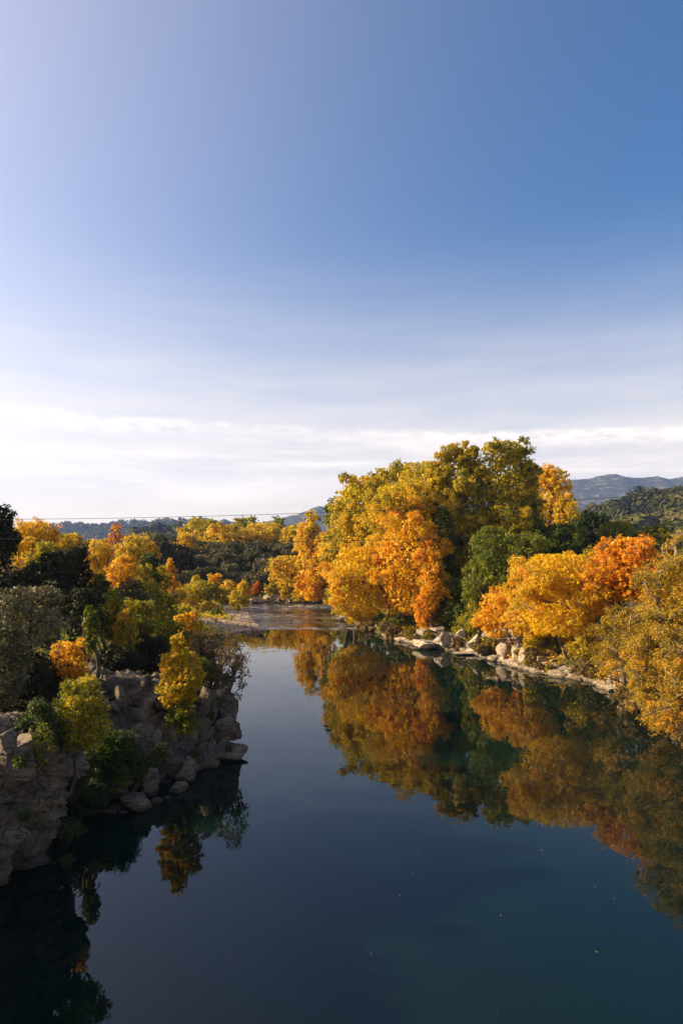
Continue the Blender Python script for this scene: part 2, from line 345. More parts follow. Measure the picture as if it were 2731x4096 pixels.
# ------------------------------------------------------------------ distant hills, mountain, far woods
def ridge(name, sky, D, depth, back, mat, seed, amp, base=4.0, nv=44, step=3):
    pxs = np.arange(sky[0][0], sky[-1][0] + .1, step); rows = np.interp(pxs, [s[0] for s in sky], [s[1] for s in sky])
    Xc = (pxs - CX) * D / FPX; Hc = HC - (rows - RH) * D / FPX
    t = np.concatenate([np.linspace(0, 1, nv), 1 + np.linspace(.05, 1, 12)])
    X, T = np.meshgrid(Xc, t, indexing='ij'); H = np.repeat(Hc[:, None], len(t), 1)
    Y = np.where(T < 1, D - depth * (1 - T), D + back * (T - 1))
    X = X * (1 + 0 * T)
    prof = np.where(T < 1, np.clip(T, 0, 1) ** 1.25, np.clip(2 - T, 0, 1) ** .7 * .4 + .6 * np.clip(2 - T, 0, 1))
    p = np.stack([X, Y, X * 0], -1).reshape(-1, 3)
    s = 1 / (depth * .28)
    nzv = (1 - np.abs(fbm(p * s, 5, seed))).reshape(X.shape) - .6
    Z = base - 12 + (H - base + 12) * prof + nzv * amp * np.sin(np.clip(T, 0, 1) * math.pi) ** .8
    fine = fbm(p * s * 14, 3, seed + 4).reshape(X.shape); Z = Z + fine * amp * .07
    me = mesh_from(name, np.stack([X, Y, Z], -1).reshape(-1, 3), grid_faces(*X.shape), True)
    link(name, me, mat, kind='structure')
    return X, Y, Z
def scrub_material(name, s, rocky):
    m = Mat(name); p = m.pos(); v = m.noise(.03 * s, 6, .6, p); f = m.noise(.16 * s, 5, .7, p)
    c = m.mix(m.mr(v, .4, .6), (0.030, 0.040, 0.014), (0.070, 0.065, 0.026))
    c = m.mix(m.mr(f, .45, .7), c, (0.018, 0.024, 0.010))
    if rocky:
        r = m.noise(.020 * s, 7, .72, m.mapping(p, (1, 1, 3.5)))
        c = m.mix(m.mr(r, .52, .64, 0, .65), c, (0.34, 0.28, 0.23))
    m.L.new(c, m.b.inputs['Base Color']); m.b.inputs['Roughness'].default_value = 1.0; m.b.inputs['Specular IOR Level'].default_value = 0.0
    m.bump(f, 1.0, 6 / s); return m.m
M_MOUNT = scrub_material('mountain_scrub', 1.0, True)
M_HILL = scrub_material('hill_scrub', 2.2, False)
ridge('mountain', [(-600, 520), (60, 545), (200, 540), (270, 522), (300, 513), (318, 506.5), (332, 507), (350, 514), (420, 505), (500, 489), (540, 484), (565, 481), (590, 478), (606, 474.5), (615, 474), (628, 477), (643, 478), (654, 476), (668, 479), (690, 476), (760, 468), (900, 474), (1100, 490)],
      4000, 1500, 400, M_MOUNT, 3, 95)
pl = ridge('plateau_hill', [(-400, 530), (40, 527), (74, 525.5), (130, 523), (185, 521), (230, 522), (300, 528), (360, 540), (420, 552)], 2300, 900, 600, M_HILL, 8, 18)
nh = ridge('wooded_rise', [(90, 552), (130, 538), (150, 531), (165, 528.5), (185, 527), (215, 530), (260, 541), (300, 552)], 820, 300, 200, M_HILL, 12, 6)
rh = ridge('wooded_hill', [(530, 552), (560, 534), (578, 522), (592, 513), (609, 506.5), (631, 500), (660, 496), (682, 493), (760, 488), (900, 492), (1050, 510)], 620, 380, 260, M_HILL, 21, 9, step=3)

def blob_wood(name, surf, n, size, quads, qs, mat, seed, xr, tone, label):
    """a far-off wood that reads as one mass: many small leafy crowns joined"""
    rng = np.random.default_rng(seed); X, Y, Z = surf; nu, nv = X.shape
    i = rng.integers(0, nu - 1, n * 3); j = rng.integers(2, nv - 2, n * 3); u = rng.random((n * 3, 2))
    def bil(A): return (A[i, j] * (1 - u[:, 0]) + A[i + 1, j] * u[:, 0]) * (1 - u[:, 1]) + (A[i, j + 1] * (1 - u[:, 0]) + A[i + 1, j + 1] * u[:, 0]) * u[:, 1]
    c = np.stack([bil(X), bil(Y), bil(Z)], 1); pxx = CX + c[:, 0] / c[:, 1] * FPX
    k = (pxx > xr[0]) & (pxx < xr[1]); c = c[k][:n]; n = len(c)
    r = size * np.exp(rng.normal(size=n) * .34)
    d = rng.normal(size=(n, quads, 3)); d /= np.linalg.norm(d, axis=2, keepdims=True); d[:, :, 2] = np.abs(d[:, :, 2]) * .9 - .1
    pos = c[:, None] + d * r[:, None, None] * np.array([1, 1, .85]) + np.array([0, 0, .4]) * r[:, None, None]
    nor = d + rng.normal(size=d.shape) * .25 + np.array([0, 0, .25])
    V, F = leaf_tris(pos.reshape(-1, 3), nor.reshape(-1, 3), 1.15 * qs * np.repeat(r, quads) / size * rng.uniform(.7, 1.3, n * quads), rng)
    tn = np.clip(np.repeat(tone + rng.normal(size=n) * .16 + .45 * fbm(c / (size * 9), 3, seed), quads) + rng.normal(size=n * quads) * .05, 0, 1)
    link(name, mesh_from(name, V, F, False, tn), mat, kind='stuff')
def leaf_tris(pos, nor, size, rng):
    n = len(pos); nor = nor / (np.linalg.norm(nor, axis=1, keepdims=True) + 1e-9)
    a = rng.normal(size=(n, 3)); t = np.cross(nor, a); t /= (np.linalg.norm(t, axis=1, keepdims=True) + 1e-9); b = np.cross(nor, t)
    s = size[:, None] * .5
    V = np.stack([pos + t * s, pos - t * s * .55 + b * s * .68, pos - t * s * .55 - b * s * .68], 1).reshape(-1, 3)
    return V, np.arange(3 * n).reshape(-1, 3)
def leaf_quads(pos, nor, size, rng):
    n = len(pos); nor = nor / (np.linalg.norm(nor, axis=1, keepdims=True) + 1e-9)
    a = rng.normal(size=(n, 3)); t = np.cross(nor, a); t /= (np.linalg.norm(t, axis=1, keepdims=True) + 1e-9); b = np.cross(nor, t)
    s = size[:, None] * .5
    V = np.stack([pos - t * s, pos + b * s * .72 + nor * s * .16, pos + t * s, pos - b * s * .72 + nor * s * .16], 1).reshape(-1, 3)
    return V, np.arange(4 * n).reshape(-1, 4)
blob_wood('hillside_wood', rh, 2600, 4.6, 42, 2.0, M_SCRUBLEAF, 5, (540, 740), .50, '')
blob_wood('rise_wood', nh, 1000, 4.6, 20, 3.2, M_SCRUBLEAF, 6, (100, 300), .5, '')
blob_wood('plateau_wood', pl, 3400, 7.0, 8, 8.5, M_SCRUBLEAF, 7, (20, 430), .6, '')

# ------------------------------------------------------------------ haze
def build_haze():
    x0, x1, y0, y1, z0, z1 = -5400, 5400, -120, 5000, -4, 500
    V = [(x, y, z) for x in (x0, x1) for y in (y0, y1) for z in (z0, z1)]
    F = [(0, 1, 3, 2), (4, 6, 7, 5), (0, 4, 5, 1), (2, 3, 7, 6), (0, 2, 6, 4), (1, 5, 7, 3)]
    me = mesh_from('haze', V, F); m = bpy.data.materials.new('haze'); m.use_nodes = True; nt = m.node_tree; nt.nodes.clear()
    o = nt.nodes.new('ShaderNodeOutputMaterial'); v = nt.nodes.new('ShaderNodeVolumePrincipled')
    v.inputs['Color'].default_value = (0.34, 0.52, 1.0, 1); v.inputs['Density'].default_value = 0.0001; v.inputs['Anisotropy'].default_value = 0.2
    nt.links.new(v.outputs[0], o.inputs['Volume'])
    link('haze', me, m, kind='stuff')
build_haze()

# ------------------------------------------------------------------ rocks
def ico(sub):
    import bmesh
    bm = bmesh.new(); bmesh.ops.create_icosphere(bm, subdivisions=sub, radius=1)
    V = np.array([v.co[:] for v in bm.verts]); F = np.array([[v.index for v in f.verts] for f in bm.faces]); bm.free(); return V, F
ICO3, ICO4 = ico(4), ico(5)
def boulder(size, seed, cuts=11, flat=0.0, rough=.05, hi=False):
    """limestone block: a ball cut by random planes, then weathered"""
    rng = np.random.default_rng(seed); V, F = ICO4 if hi else ICO3; V = V.copy()
    V = V * np.array([1.15, 1.15, 1.15])
    for k in range(cuts):
        n = rng.normal(size=3)
        if k < 3: n = np.array([(0, 0, 1), (1, .2, .1), (-.3, 1, .1)][k]) + rng.normal(size=3) * .22
        n /= np.linalg.norm(n); d = rng.uniform(.48, .82) if k >= 1 else .72 - .2 * flat
        q = V @ n - d; V = V - np.where(q > 0, q, 0)[:, None] * n
    sz = np.array(size) / 2; W = V * sz
    nn = V / np.linalg.norm(V, axis=1, keepdims=True); m = float(min(sz))
    _, _, key, cen = worley(W / (m * .75) + seed * 3.1, seed)
    off = hash3(key[:, 0], key[:, 1], key[:, 2], seed + 9) - .5
    W = W + nn * (off * m * .12 + fbm(W / m * 1.8 + seed, 4, seed) * m * rough * 1.3)[:, None]
    st = np.sin(W[:, 2] / max(.18, m * .28) * 6.28 + fbm(W * .9, 2, seed) * 2.5); W[:, :2] += nn[:, :2] * (np.sign(st) * np.abs(st) ** .4)[:, None] * m * .035
    return mesh_from('rock', W, F, False)
def shade_auto(me, ang=32):
    me.polygons.foreach_set('use_smooth', np.ones(len(me.polygons), bool))
    try: me.set_sharp_from_angle(angle=math.radians(ang))
    except Exception: pass
    return me
def rock_thing(label, px, row, w, h, D=None, z=None, depth=1.0, seed=1, name='boulder', rot=None, group=None, flat=0., mat=None, parent=None, cuts=11, tilt=(0, 0)):
    """a block whose foot shows at (px,row): w, h in pixels"""
    if D is None: D = HC * FPX / (row - RH)
    b = P(px, row, D); sx = w * D / FPX; sz = h * D / FPX * (1.35 if parent is not None else 1.12); sy = sx * depth
    me = shade_auto(boulder((sx * 1.12, sy * 1.12, sz * 1.15), seed, cuts, flat, hi=w > 22))
    o = link(name, me, mat or M_ROCK, parent)
    o.location = (b[0], b[1] + sy * .35, b[2] + sz * .30); o.rotation_euler = (tilt[0], tilt[1], rot if rot is not None else (seed * 1.7) % .8 - .4)
    if parent is None:
        o['label'] = label; o['category'] = 'rock'
        if group: o['group'] = group
    return o

def build_cliff():
    path = LB[1:21]
    seg = np.hypot(*np.diff(path, axis=0).T); cum = np.concatenate([[0], np.cumsum(seg)]); L = cum[-1]
    start = 9.0; nu = int((L - start) / .09); u = np.linspace(start, L, nu)
    bx = np.interp(u, cum, path[:, 0]); by = np.interp(u, cum, path[:, 1])
    k = np.hanning(17)[1:-1]; k /= k.sum()
    pad = lambda a: np.convolve(np.pad(a, 7, mode='edge'), k, 'valid')
    bx, by = pad(bx), pad(by)
    tx, ty = np.gradient(bx), np.gradient(by); tl = np.hypot(tx, ty); nx, ny = -ty / tl, tx / tl      # inland normal
    nx, ny = pad(pad(nx)), pad(pad(ny)); q = np.hypot(nx, ny); nx /= q; ny /= q
    nv = 108; v = np.linspace(0, 1, nv)
    U, Vv = np.meshgrid(u, v, indexing='ij'); BX, BY, NX, NY = (np.repeat(a[:, None], nv, 1) for a in (bx, by, nx, ny))
    H, S = cliff_H(BY), cliff_S(BY)
    f = np.clip(Vv / .78, 0, 1); g = np.clip((Vv - .78) / .22, 0, 1)
    ZZ = -.8 + (H + .8) * f ** (1.0) + .16 * 4.0 * g
    zr_ = np.clip(ZZ / H, 0, 1); hang = (1.55 * smooth(22.5, 26, BY) * smooth(28.8, 27.4, BY) + .4 * smooth(26, 22, BY)) * smooth(0, .85, zr_) * (1 - smooth(.9, 1.0, zr_) * .4)
    keep = 1 - smooth(21.5, 25, BY) * smooth(29.2, 27.8, BY); setb = S * f ** 1.7 * (.15 + .85 * keep) + 4.0 * g - hang
    p = np.stack([BX + NX * setb, BY + NY * setb, ZZ], -1).reshape(-1, 3)
    A = p.reshape(nu, nv, 3); du = np.gradient(A, axis=0); dv = np.gradient(A, axis=1)
    N = np.cross(du, dv); N /= np.linalg.norm(N, axis=2, keepdims=True) + 1e-9
    N = N.reshape(-1, 3)
    out = np.stack([-NX.ravel(), -NY.ravel(), np.zeros(nu * nv)], 1)
    sgn = np.sign((N * (out + np.array([0, 0, .6]))).sum(1)); N = N * sgn[:, None]
    warp = np.stack([fbm(p * .45, 3, 31), fbm(p * .45 + 7, 3, 32), fbm(p * .45 + 13, 3, 33)], 1) * .45
    tiltm = np.array([[1, 0, .25], [0, 1, .12], [-.25, -.12, 1]])
    a = (p + warp) @ tiltm.T
    F1, F2, key, cen = worley(a / np.array([1.9, 1.9, 1.35]), 40)
    r = lambda s: hash3(key[:, 0], key[:, 1], key[:, 2], s) - .5
    dlt = a / np.array([1.9, 1.9, 1.35]) - cen
    D1 = r(51) * 1.05 + (dlt * np.stack([r(52), r(53), r(54)], 1)).sum(1) * .8 - (1 - smooth(0, .09, F2 - F1)) * .5
    G1, G2, k2, c2 = worley(a / np.array([.75, .75, .42]) + 5, 60)
    r2 = lambda s: hash3(k2[:, 0], k2[:, 1], k2[:, 2], s) - .5
    d2 = a / np.array([.75, .75, .42]) + 5 - c2
    D2 = r2(61) * .42 + (d2 * np.stack([r2(62), r2(63), r2(64)], 1)).sum(1) * .30 - (1 - smooth(0, .12, G2 - G1)) * .17
    bed = a[:, 2] / .40 + fbm(p * .35, 2, 81) * .5; bi = np.floor(bed).astype(np.int64); hb = np.floor(a[:, :2] / 1.7 + hash3(bi, bi * 0, bi * 0, 5)[:, None] * 3).astype(np.int64)
    fr = bed - bi; D2 = D2 * .7 + (hash3(bi, hb[:, 0], hb[:, 1], 83) - .5) * .46 - (1 - smooth(0, .16, np.minimum(fr, 1 - fr))) * .14
    D3 = fbm(p * 2.6, 4, 71) * .07 + np.abs(fbm(p * np.array([.9, .9, .35]), 3, 72)) * -.25
    low = (1 - .55 * (np.clip(Vv, .78, 1) - .78) / .22).ravel()
    p = p + N * ((D1 * .8 + D2 + D3) * low)[:, None]
    faces = grid_faces(nu, nv)
    fk = key[faces[:, 0]]; code = (fk[:, 0] * 73856093) ^ (fk[:, 1] * 19349663) ^ (fk[:, 2] * 83492791)
    root = bpy.data.objects.new('cliff', None); COL.objects.link(root); root['kind'] = 'structure'; root.location = (-9, 33, 0)
    uq, inv, cnt = np.unique(code, return_inverse=True, return_counts=True)
    org = np.array([-9, 33, 0.])
    rest = []
    for q in range(len(uq)):
        fs = faces[inv == q]
        if cnt[q] < 60: rest.append(fs); continue
        used, idx = np.unique(fs, return_inverse=True)
        me = mesh_from('rock', p[used] - org, idx.reshape(-1, 4))
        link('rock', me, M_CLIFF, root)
    if rest:
        fs = np.concatenate(rest); used, idx = np.unique(fs, return_inverse=True)
        link('rubble', mesh_from('rubble', p[used] - org, idx.reshape(-1, 4)), M_CLIFF, root, kind='stuff')
    # jutting blocks of the promontory and the cove
    for i, (px, row, w, h, D, dp, fl) in enumerate([
            (222, 757, 36, 10, 38.2, 1.3, 1.0), (236, 760, 15, 3.5, 37.6, 1.2, 1.0), (226, 738, 26, 22, 39.2, .9, .2), (229, 724, 16, 28, 40.2, 1.0, 0),
            (209, 725, 20, 34, 39.5, .9, 0), (204, 748, 14, 30, 38, 1.0, 0), (220, 703, 24, 18, 40.3, 1.0, 0), (221, 716, 26, 20, 40.6, 1.0, 0), (189, 783, 17, 24, 34.4, 1.0, 0), (176, 795, 20, 11, 33.0, .9, .5), (180, 784, 14, 10, 34.2, .9, .4),
            (165, 768, 27, 42, 36, .9, 0), (139, 740, 21, 36, 36.5, .9, 0), (150, 800, 16, 30, 32.6, 1.0, 0), (131, 716, 18, 24, 38, .9, 0), (118, 722, 16, 30, 36, .9, 0), (150, 712, 20, 22, 39, .9, 0),
            (112, 798, 28, 9, 32.3, .8, .6), (124, 788, 22, 18, 33, .8, .3), (105, 690, 16, 24, 39, .9, 0), (125, 690, 14, 20, 40, .9, 0), (18, 770, 34, 34, 22.6, .9, 0), (3, 760, 26, 26, 21.6, .9, 0),
            (72, 722, 26, 12, 29, 1.0, .4), (60, 738, 16, 14, 28, 1.0, .2), (86, 800, 12, 18, 29.5, 1.0, 0)]):
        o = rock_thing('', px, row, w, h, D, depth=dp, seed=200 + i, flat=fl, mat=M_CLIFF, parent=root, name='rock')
        o.location = Vector(o.location) - root.location
build_cliff()

# right bank: label, px, foot row, w, h, D, depth, flat
RIGHT_ROCKS = [
    ('long pale limestone slab sloping into the pool, leftmost big slab of the right bank', 428, 650, 36, 11, None, .9, .7),
    ('broad pale block rising behind the long slab at the water edge', 449, 650, 34, 19, None, .9, .3),
    ('thin flat ledge of pale stone just above the water right of the broad block', 472, 655, 30, 4, None, .7, 1.0),
    ('upright pale boulder with a shaded right side between bushes on the right bank', 476, 648, 14, 13, 74, .9, 0),
    ('wide pale rock behind the small orange tree', 502, 646, 40, 22, 73, .8, .3),
    ('low rounded boulder standing in the pool left of the cracked rock wall', 496, 661, 13, 7, None, .9, .4),
    ('slanted smooth pale rock face below the small orange tree', 507, 661, 18, 18, None, .8, 0),
    ('cracked upright rock column at the waterline, left one of the wall', 517, 664, 11, 26, None, 1.0, 0),
    ('cracked upright rock column at the waterline, right one of the wall', 525, 667, 11, 25, None, 1.0, 0),
    ('squarish weathered rock under golden leaves above the rock wall', 540, 650, 14, 15, 68.5, .9, .1),
    ('big rounded boulder with a dark shaded foot beside the mossy bank', 545, 670, 20, 17, None, 1.0, .1),
    ('grey rock wedged behind the big rounded boulder', 553, 660, 14, 10, 66, .9, .2),
    ('pale boulder with a flat top lying at the water, right of the mossy bank', 568, 677, 19, 11, None, .9, .4),
    ('low pale shelf rock trailing right from the flat topped boulder', 586, 679, 20, 6, None, .7, .9),
    ('pale rock under the roots of the leaning tree', 610, 687, 13, 14, None, .9, 0),
    ('thin pale sill of rock in the water under the big rounded boulder', 541, 669, 26, 3, 65.2, .5, 1.0),
    ('mossy grey stone at the water edge left of the long slab', 400, 640, 12, 6, None, .9, .2),
    ('small pale stone at the left end of the bank rocks, moss on top', 391, 638, 8, 5, None, .9, .2),
    ('weathered lump of rock above the long slab under slender trees', 424, 636, 16, 9, 82, .9, .2),
    ('grey rock at the foot of the slender olive trees', 438, 634, 15, 8, 82, .9, .2),
    ('pale stone half hidden by lime green leaves on the right bank', 462, 637, 14, 10, 78, .9, .2),
    ('cracked stone block above the squarish weathered rock', 521, 640, 18, 18, 71, .9, .1),
]
for i, (lb, px, row, w, h, D, dp, fl) in enumerate(RIGHT_ROCKS): rock_thing(lb, px, row, w, h, D, depth=dp, seed=20 + i, flat=fl)
rng0 = np.random.default_rng(3)
def bank_stones(name, label, group, pts, seed, size=(.3, .9), mat=None):
    protos = [shade_auto(boulder((1, .85, .62), seed + k, 9, .2)) for k in range(4)]
    for me in protos: me.materials.append(mat or M_ROCK)
    r = random.Random(seed)
    for i, (x, y) in enumerate(pts):
        s = r.uniform(*size); o = link(name, protos[i % 4], None, None, label=label, category='stone', group=group)
        o.location = (x, y, max(gz(x, y), -.12) + s * .12); o.scale = (s, s * r.uniform(.8, 1.1), s * r.uniform(.8, 1.2)); o.rotation_euler = (r.uniform(-.2, .2), r.uniform(-.2, .2), r.uniform(0, 6.28))
pts = []
for t in np.linspace(0, 1, 70):
    y = 57 + t * 40; x = np.interp(y, RB[:, 1], RB[:, 0]) + rng0.uniform(-.15, 2.2); pts.append((x, y + rng0.uniform(-.5, .5)))
bank_stones('bank_stone', 'small pale stone lying among the big rocks of the right bank', 'small stones along the right bank', pts, 400, (.35, 1.1))
bank_stones('far_stone', 'flat pale stone at the far water edge below the meadow', 'flat stones on the far bank', [(-18.5 + t * 15 + rng0.uniform(-.4, .4), 139.6 + rng0.uniform(-.6, 1.6)) for t in np.linspace(0, 1, 26)], 410, (.7, 2.2))
bank_stones('riffle_stone', 'dark wet stone breaking the surface of the riffle', 'stones in the riffle', [(rng0.uniform(-11, 1), rng0.uniform(98, 134)) for _ in range(26)], 420, (.25, .7), M_CLIFF)
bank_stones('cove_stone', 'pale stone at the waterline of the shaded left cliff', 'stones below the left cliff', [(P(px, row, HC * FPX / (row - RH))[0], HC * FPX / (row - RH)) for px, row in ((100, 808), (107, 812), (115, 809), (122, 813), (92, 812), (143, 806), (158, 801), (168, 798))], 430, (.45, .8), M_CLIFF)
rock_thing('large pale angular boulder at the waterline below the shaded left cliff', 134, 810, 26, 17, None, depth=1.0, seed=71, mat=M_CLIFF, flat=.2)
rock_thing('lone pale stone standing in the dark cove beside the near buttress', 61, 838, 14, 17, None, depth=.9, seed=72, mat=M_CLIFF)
for i, (lb, px, row, w, h) in enumerate([('white stone on the gravel tip, left one of two', 161 + 0, 0, 0, 0)][:0]): pass
for i, (px, row, lb) in enumerate(((244.5, 628.3, 'grey white stone near the gravel tip, left one of the pair'), (250, 629.8, 'white square stone near the gravel tip, right one of the pair'))):
    rock_thing(lb, px, row, 5.0, 3.6, 95.5 - i, depth=.9, seed=90 + i)

LEDGE = [shade_auto(boulder((1.9, 1.5, 1.0), 500 + k, 15, .5), 22) for k in range(7)]
rl = random.Random(12)
for me in LEDGE: me.materials.append(M_ROCK)
for i, y in enumerate(np.linspace(56, 89, 46)):
    for row in (0, 1):
        if row and i % 2: continue
        x = float(np.interp(y, RB[:, 1], RB[:, 0])) + (.25 if not row else 1.5) + rl.uniform(-.2, .3)
        o = link('ledge_block', LEDGE[(i * 3 + row) % 7], None, None, label='pale broken limestone block in the low ledge along the right bank', category='rock', group='blocks of the right bank ledge')
        s_ = rl.uniform(.65, 1.25); o.location = (x, y, .12 + .55 * row + rl.uniform(-.1, .1)); o.scale = (s_, s_ * rl.uniform(.8, 1.2), s_ * rl.uniform(.6, 1.1)); o.rotation_euler = (rl.uniform(-.15, .15), rl.uniform(-.15, .15), 2.2 + rl.uniform(-.4, .4))
def build_pier():
    D = 106.5; b = P(345.5, 621, D)
    root = empty('pier_stump', (b[0], b[1] + 1.2, 0), 'round stone stump of a ruined pier on flat slabs at the river edge', 'ruin')
    def drum(r0, r1, z0, z1, seed, sides=28):
        rg = np.random.default_rng(seed); zs = np.linspace(z0, z1, 7); V = []
        for k, z in enumerate(zs):
            t = k / 6; r = r0 + (r1 - r0) * t - (.05 if k in (2, 4) else 0)
            for a in np.linspace(0, 2 * math.pi, sides, endpoint=False): V.append((math.cos(a) * r * (1 + .03 * rg.normal()), math.sin(a) * r * (1 + .03 * rg.normal()), z + (.05 * rg.normal() if k == 6 else 0)))
        F = [(k * sides + i, k * sides + (i + 1) % sides, (k + 1) * sides + (i + 1) % sides, (k + 1) * sides + i) for k in range(6) for i in range(sides)]
        c = len(V); V.append((0, 0, z1)); F += [(6 * sides + i, 6 * sides + (i + 1) % sides, c, c) for i in range(0)]
        V2 = V; tri = [(6 * sides + i, 6 * sides + (i + 1) % sides, c) for i in range(sides)]
        me = bpy.data.meshes.new('drum'); me.from_pydata(V2, [], F + tri); me.update(); return me
    link('drum', drum(.95, .74, .55, 1.55, 1), M_ROCK, root)
    for k, (sx, sy, sz, x, z) in enumerate(((3.0, 2.4, .5, -.35, .12), (2.3, 2.1, .5, -.1, .42))):
        o = link('slab', shade_auto(boulder((sx, sy, sz), 95 + k, 8, .8)), M_ROCK, root); o.location = (x, 0, z)
build_pier()

# ------------------------------------------------------------------ trees and shrubs
def tube(V, F, pts, rad, sides):
    pts = np.asarray(pts, float); n = len(pts); d = np.gradient(pts, axis=0); d /= np.linalg.norm(d, axis=1, keepdims=True) + 1e-9
    ref = np.array([.31, .95, .05]); a = np.cross(d, ref); a /= np.linalg.norm(a, axis=1, keepdims=True) + 1e-9; b = np.cross(d, a)
    ang = np.arange(sides) * 2 * math.pi / sides; base = sum(len(v) for v in V)
    ring = pts[:, None] + (np.cos(ang)[None, :, None] * a[:, None] + np.sin(ang)[None, :, None] * b[:, None]) * np.asarray(rad)[:, None, None]
    V.append(ring.reshape(-1, 3)); i = np.arange(n - 1)[:, None] * sides; j = np.arange(sides)[None]; jn = (j + 1) % sides
    F.append((base + np.stack([i + j, i + jn, i + sides + jn, i + sides + j], -1)).reshape(-1, 4))
def profile(shape, h):
    h = np.clip(h, 1e-3, 1 - 1e-3)
    if shape == 'dome': return np.sqrt(1 - h ** 4) * np.clip(.62 + h * 1.6, 0, 1)
    if shape == 'cone': return (1 - h) ** .75 * np.clip(.4 + h * 4, 0, 1)
    if shape == 'spindle': return np.sin(math.pi * h ** .7)
    if shape == 'vase': return np.sin(math.pi * (.12 + .88 * h) ** 1.5 * .97) * .95 + .1
    if shape == 'bush': return np.sqrt(1 - h ** 2.0) * np.clip(.8 + h, 0, 1)
    return np.sqrt(1 - (2 * h - 1) ** 2) ** .8
def make_plant(seed, rx, ry, rz, crown_z, base, tone, spread, shape='round', K=4.5, leaf=.2, rc=None, stems=1, lean=(0, 0), twig=3, tone_h=0.0, tone_x=0.0, trunk_r=None, gap=0.0, droop=0., nmax=560):
    """crown of leaf clumps about (0,0,crown_z) and a branching trunk from 'base'; both in the plant's own frame (foot at the origin)"""
    rng = np.random.default_rng(seed)
    rmin = min(rx, rz); rc = rc or float(np.clip(.20 * rmin, .18, .95))
    ncl = int(np.clip(1.15 * (rx * ry * rz) ** (2 / 3) / rc ** 2 * 4.2 + 14, 18, nmax))
    h = rng.random(ncl * 6) ** .85; keep = rng.random(ncl * 6) < profile(shape, h) ** 1.3; h = h[keep][:ncl] * (.95 if shape == 'dome' else 1.0); ncl = len(h)
    ang = rng.random(ncl) * 2 * math.pi; rr = rng.random(ncl) ** .30 * profile(shape, h)
    dirs = np.stack([np.cos(ang), np.sin(ang), h * 2], 1)
    env = 1 + (.13 if shape == 'dome' else .26) * fbm(dirs * 1.6 + seed * 1.37, 2, seed)
    C = np.stack([np.cos(ang) * rr * (rx - rc * .35) * env, np.sin(ang) * rr * (ry - rc * .35) * env, (h * 2 - 1) * (rz - rc * .5) * (1 + .06 * rng.normal(size=ncl))], 1)
    C[:, 2] += crown_z; C[:, 0] += lean[0]; C[:, 1] += lean[1]
    C[:, 2] -= droop * rr ** 2 * rz * .5
    if gap > 0:
        C = C[fbm(C / (rmin * .5) + seed, 2, seed + 3) > -.5 + gap]; ncl = len(C)
    nn_ = np.linalg.norm(C[:, None] - C[None], axis=2) + np.eye(ncl) * 99; C = C[np.sort(nn_, axis=1)[:, min(4, ncl - 1)] < 1.95 * rc] if ncl > 60 else C; ncl = len(C)
    # leaves
    area = math.pi * rx * rz * .8; nl = max(220, int((1.55 if leaf > .17 else 1.15) * K * area / (.36 * leaf * leaf)))
    w = rng.uniform(.6, 1.4, ncl); ci = rng.choice(ncl, nl, p=w / w.sum()); cr = (rc * rng.uniform(.65, 1.25, ncl))[ci]
    d = rng.normal(size=(nl, 3)); d /= np.linalg.norm(d, axis=1, keepdims=True)
    u = rng.random(nl) ** .42 * np.where(rng.random(nl) < .12, 1.4, 1.0)
    sub = rng.normal(size=(ncl, 9, 3)); sub /= np.linalg.norm(sub, axis=2, keepdims=True)
    so_ = sub[ci, rng.integers(0, 9, nl)] * (cr * .82)[:, None]                    # tufts within each clump
    pos = C[ci] + (so_ + d * (cr * u * .46)[:, None]) * np.array([1, 1, .8])
    d = d * .6 + so_ / (cr[:, None]) * .8
    cen = np.array([lean[0], lean[1], crown_z]); outw = (pos - cen) / np.array([rx, ry, rz]); outw /= np.linalg.norm(outw, axis=1, keepdims=True) + 1e-6
    nor = d * .75 + outw * .35 + np.array([0, 0, .35]) + rng.normal(size=(nl, 3)) * .75
    ctone = tone + 1.4 * spread * (.75 * fbm(C / (rmin * .75) + seed * .7, 2, seed + 8) + .55 * rng.normal(size=ncl))
    hh = (C[:, 2] - crown_z) / rz; ctone = ctone + tone_h * hh + tone_x * (C[:, 0] - lean[0]) / rx
    t = np.clip(ctone[ci] + rng.normal(size=nl) * .075, 0.0, 1.0)
    sz = leaf * rng.uniform(.65, 1.3, nl)
    if K > 2.9:                                                     # larger overlapping sprays fill the inside of the crown
        ni = int(nl * .11); hi = rng.random(ni) * .9; ai = rng.random(ni) * 6.283; ri = rng.random(ni) ** .5 * profile(shape, hi) * .68
        pi_ = np.stack([np.cos(ai) * ri * rx + lean[0], np.sin(ai) * ri * ry + lean[1], (hi * 2 - 1) * rz * .88 + crown_z - droop * ri ** 2 * rz * .5], 1)
        pos = np.concatenate([pos, pi_]); nor = np.concatenate([nor, rng.normal(size=(ni, 3))]); sz = np.concatenate([sz, leaf * rng.uniform(1.6, 2.5, ni)])
        t = np.concatenate([t, np.clip(tone + spread * rng.normal(size=ni) * .6, 0, 1)])
    V, F = (leaf_tris if leaf > .17 else leaf_quads)(pos, nor, sz, rng)
    crown = mesh_from('crown', V, F, False, t)
    # skeleton: every clump hangs on the nearest lower node
    TV, TF = [], []
    tr = (trunk_r or max(.035, .026 * (crown_z + rz))) * .8 ; bx, by, bz = base
    nodes, par, order = [], [], []
    tops = []
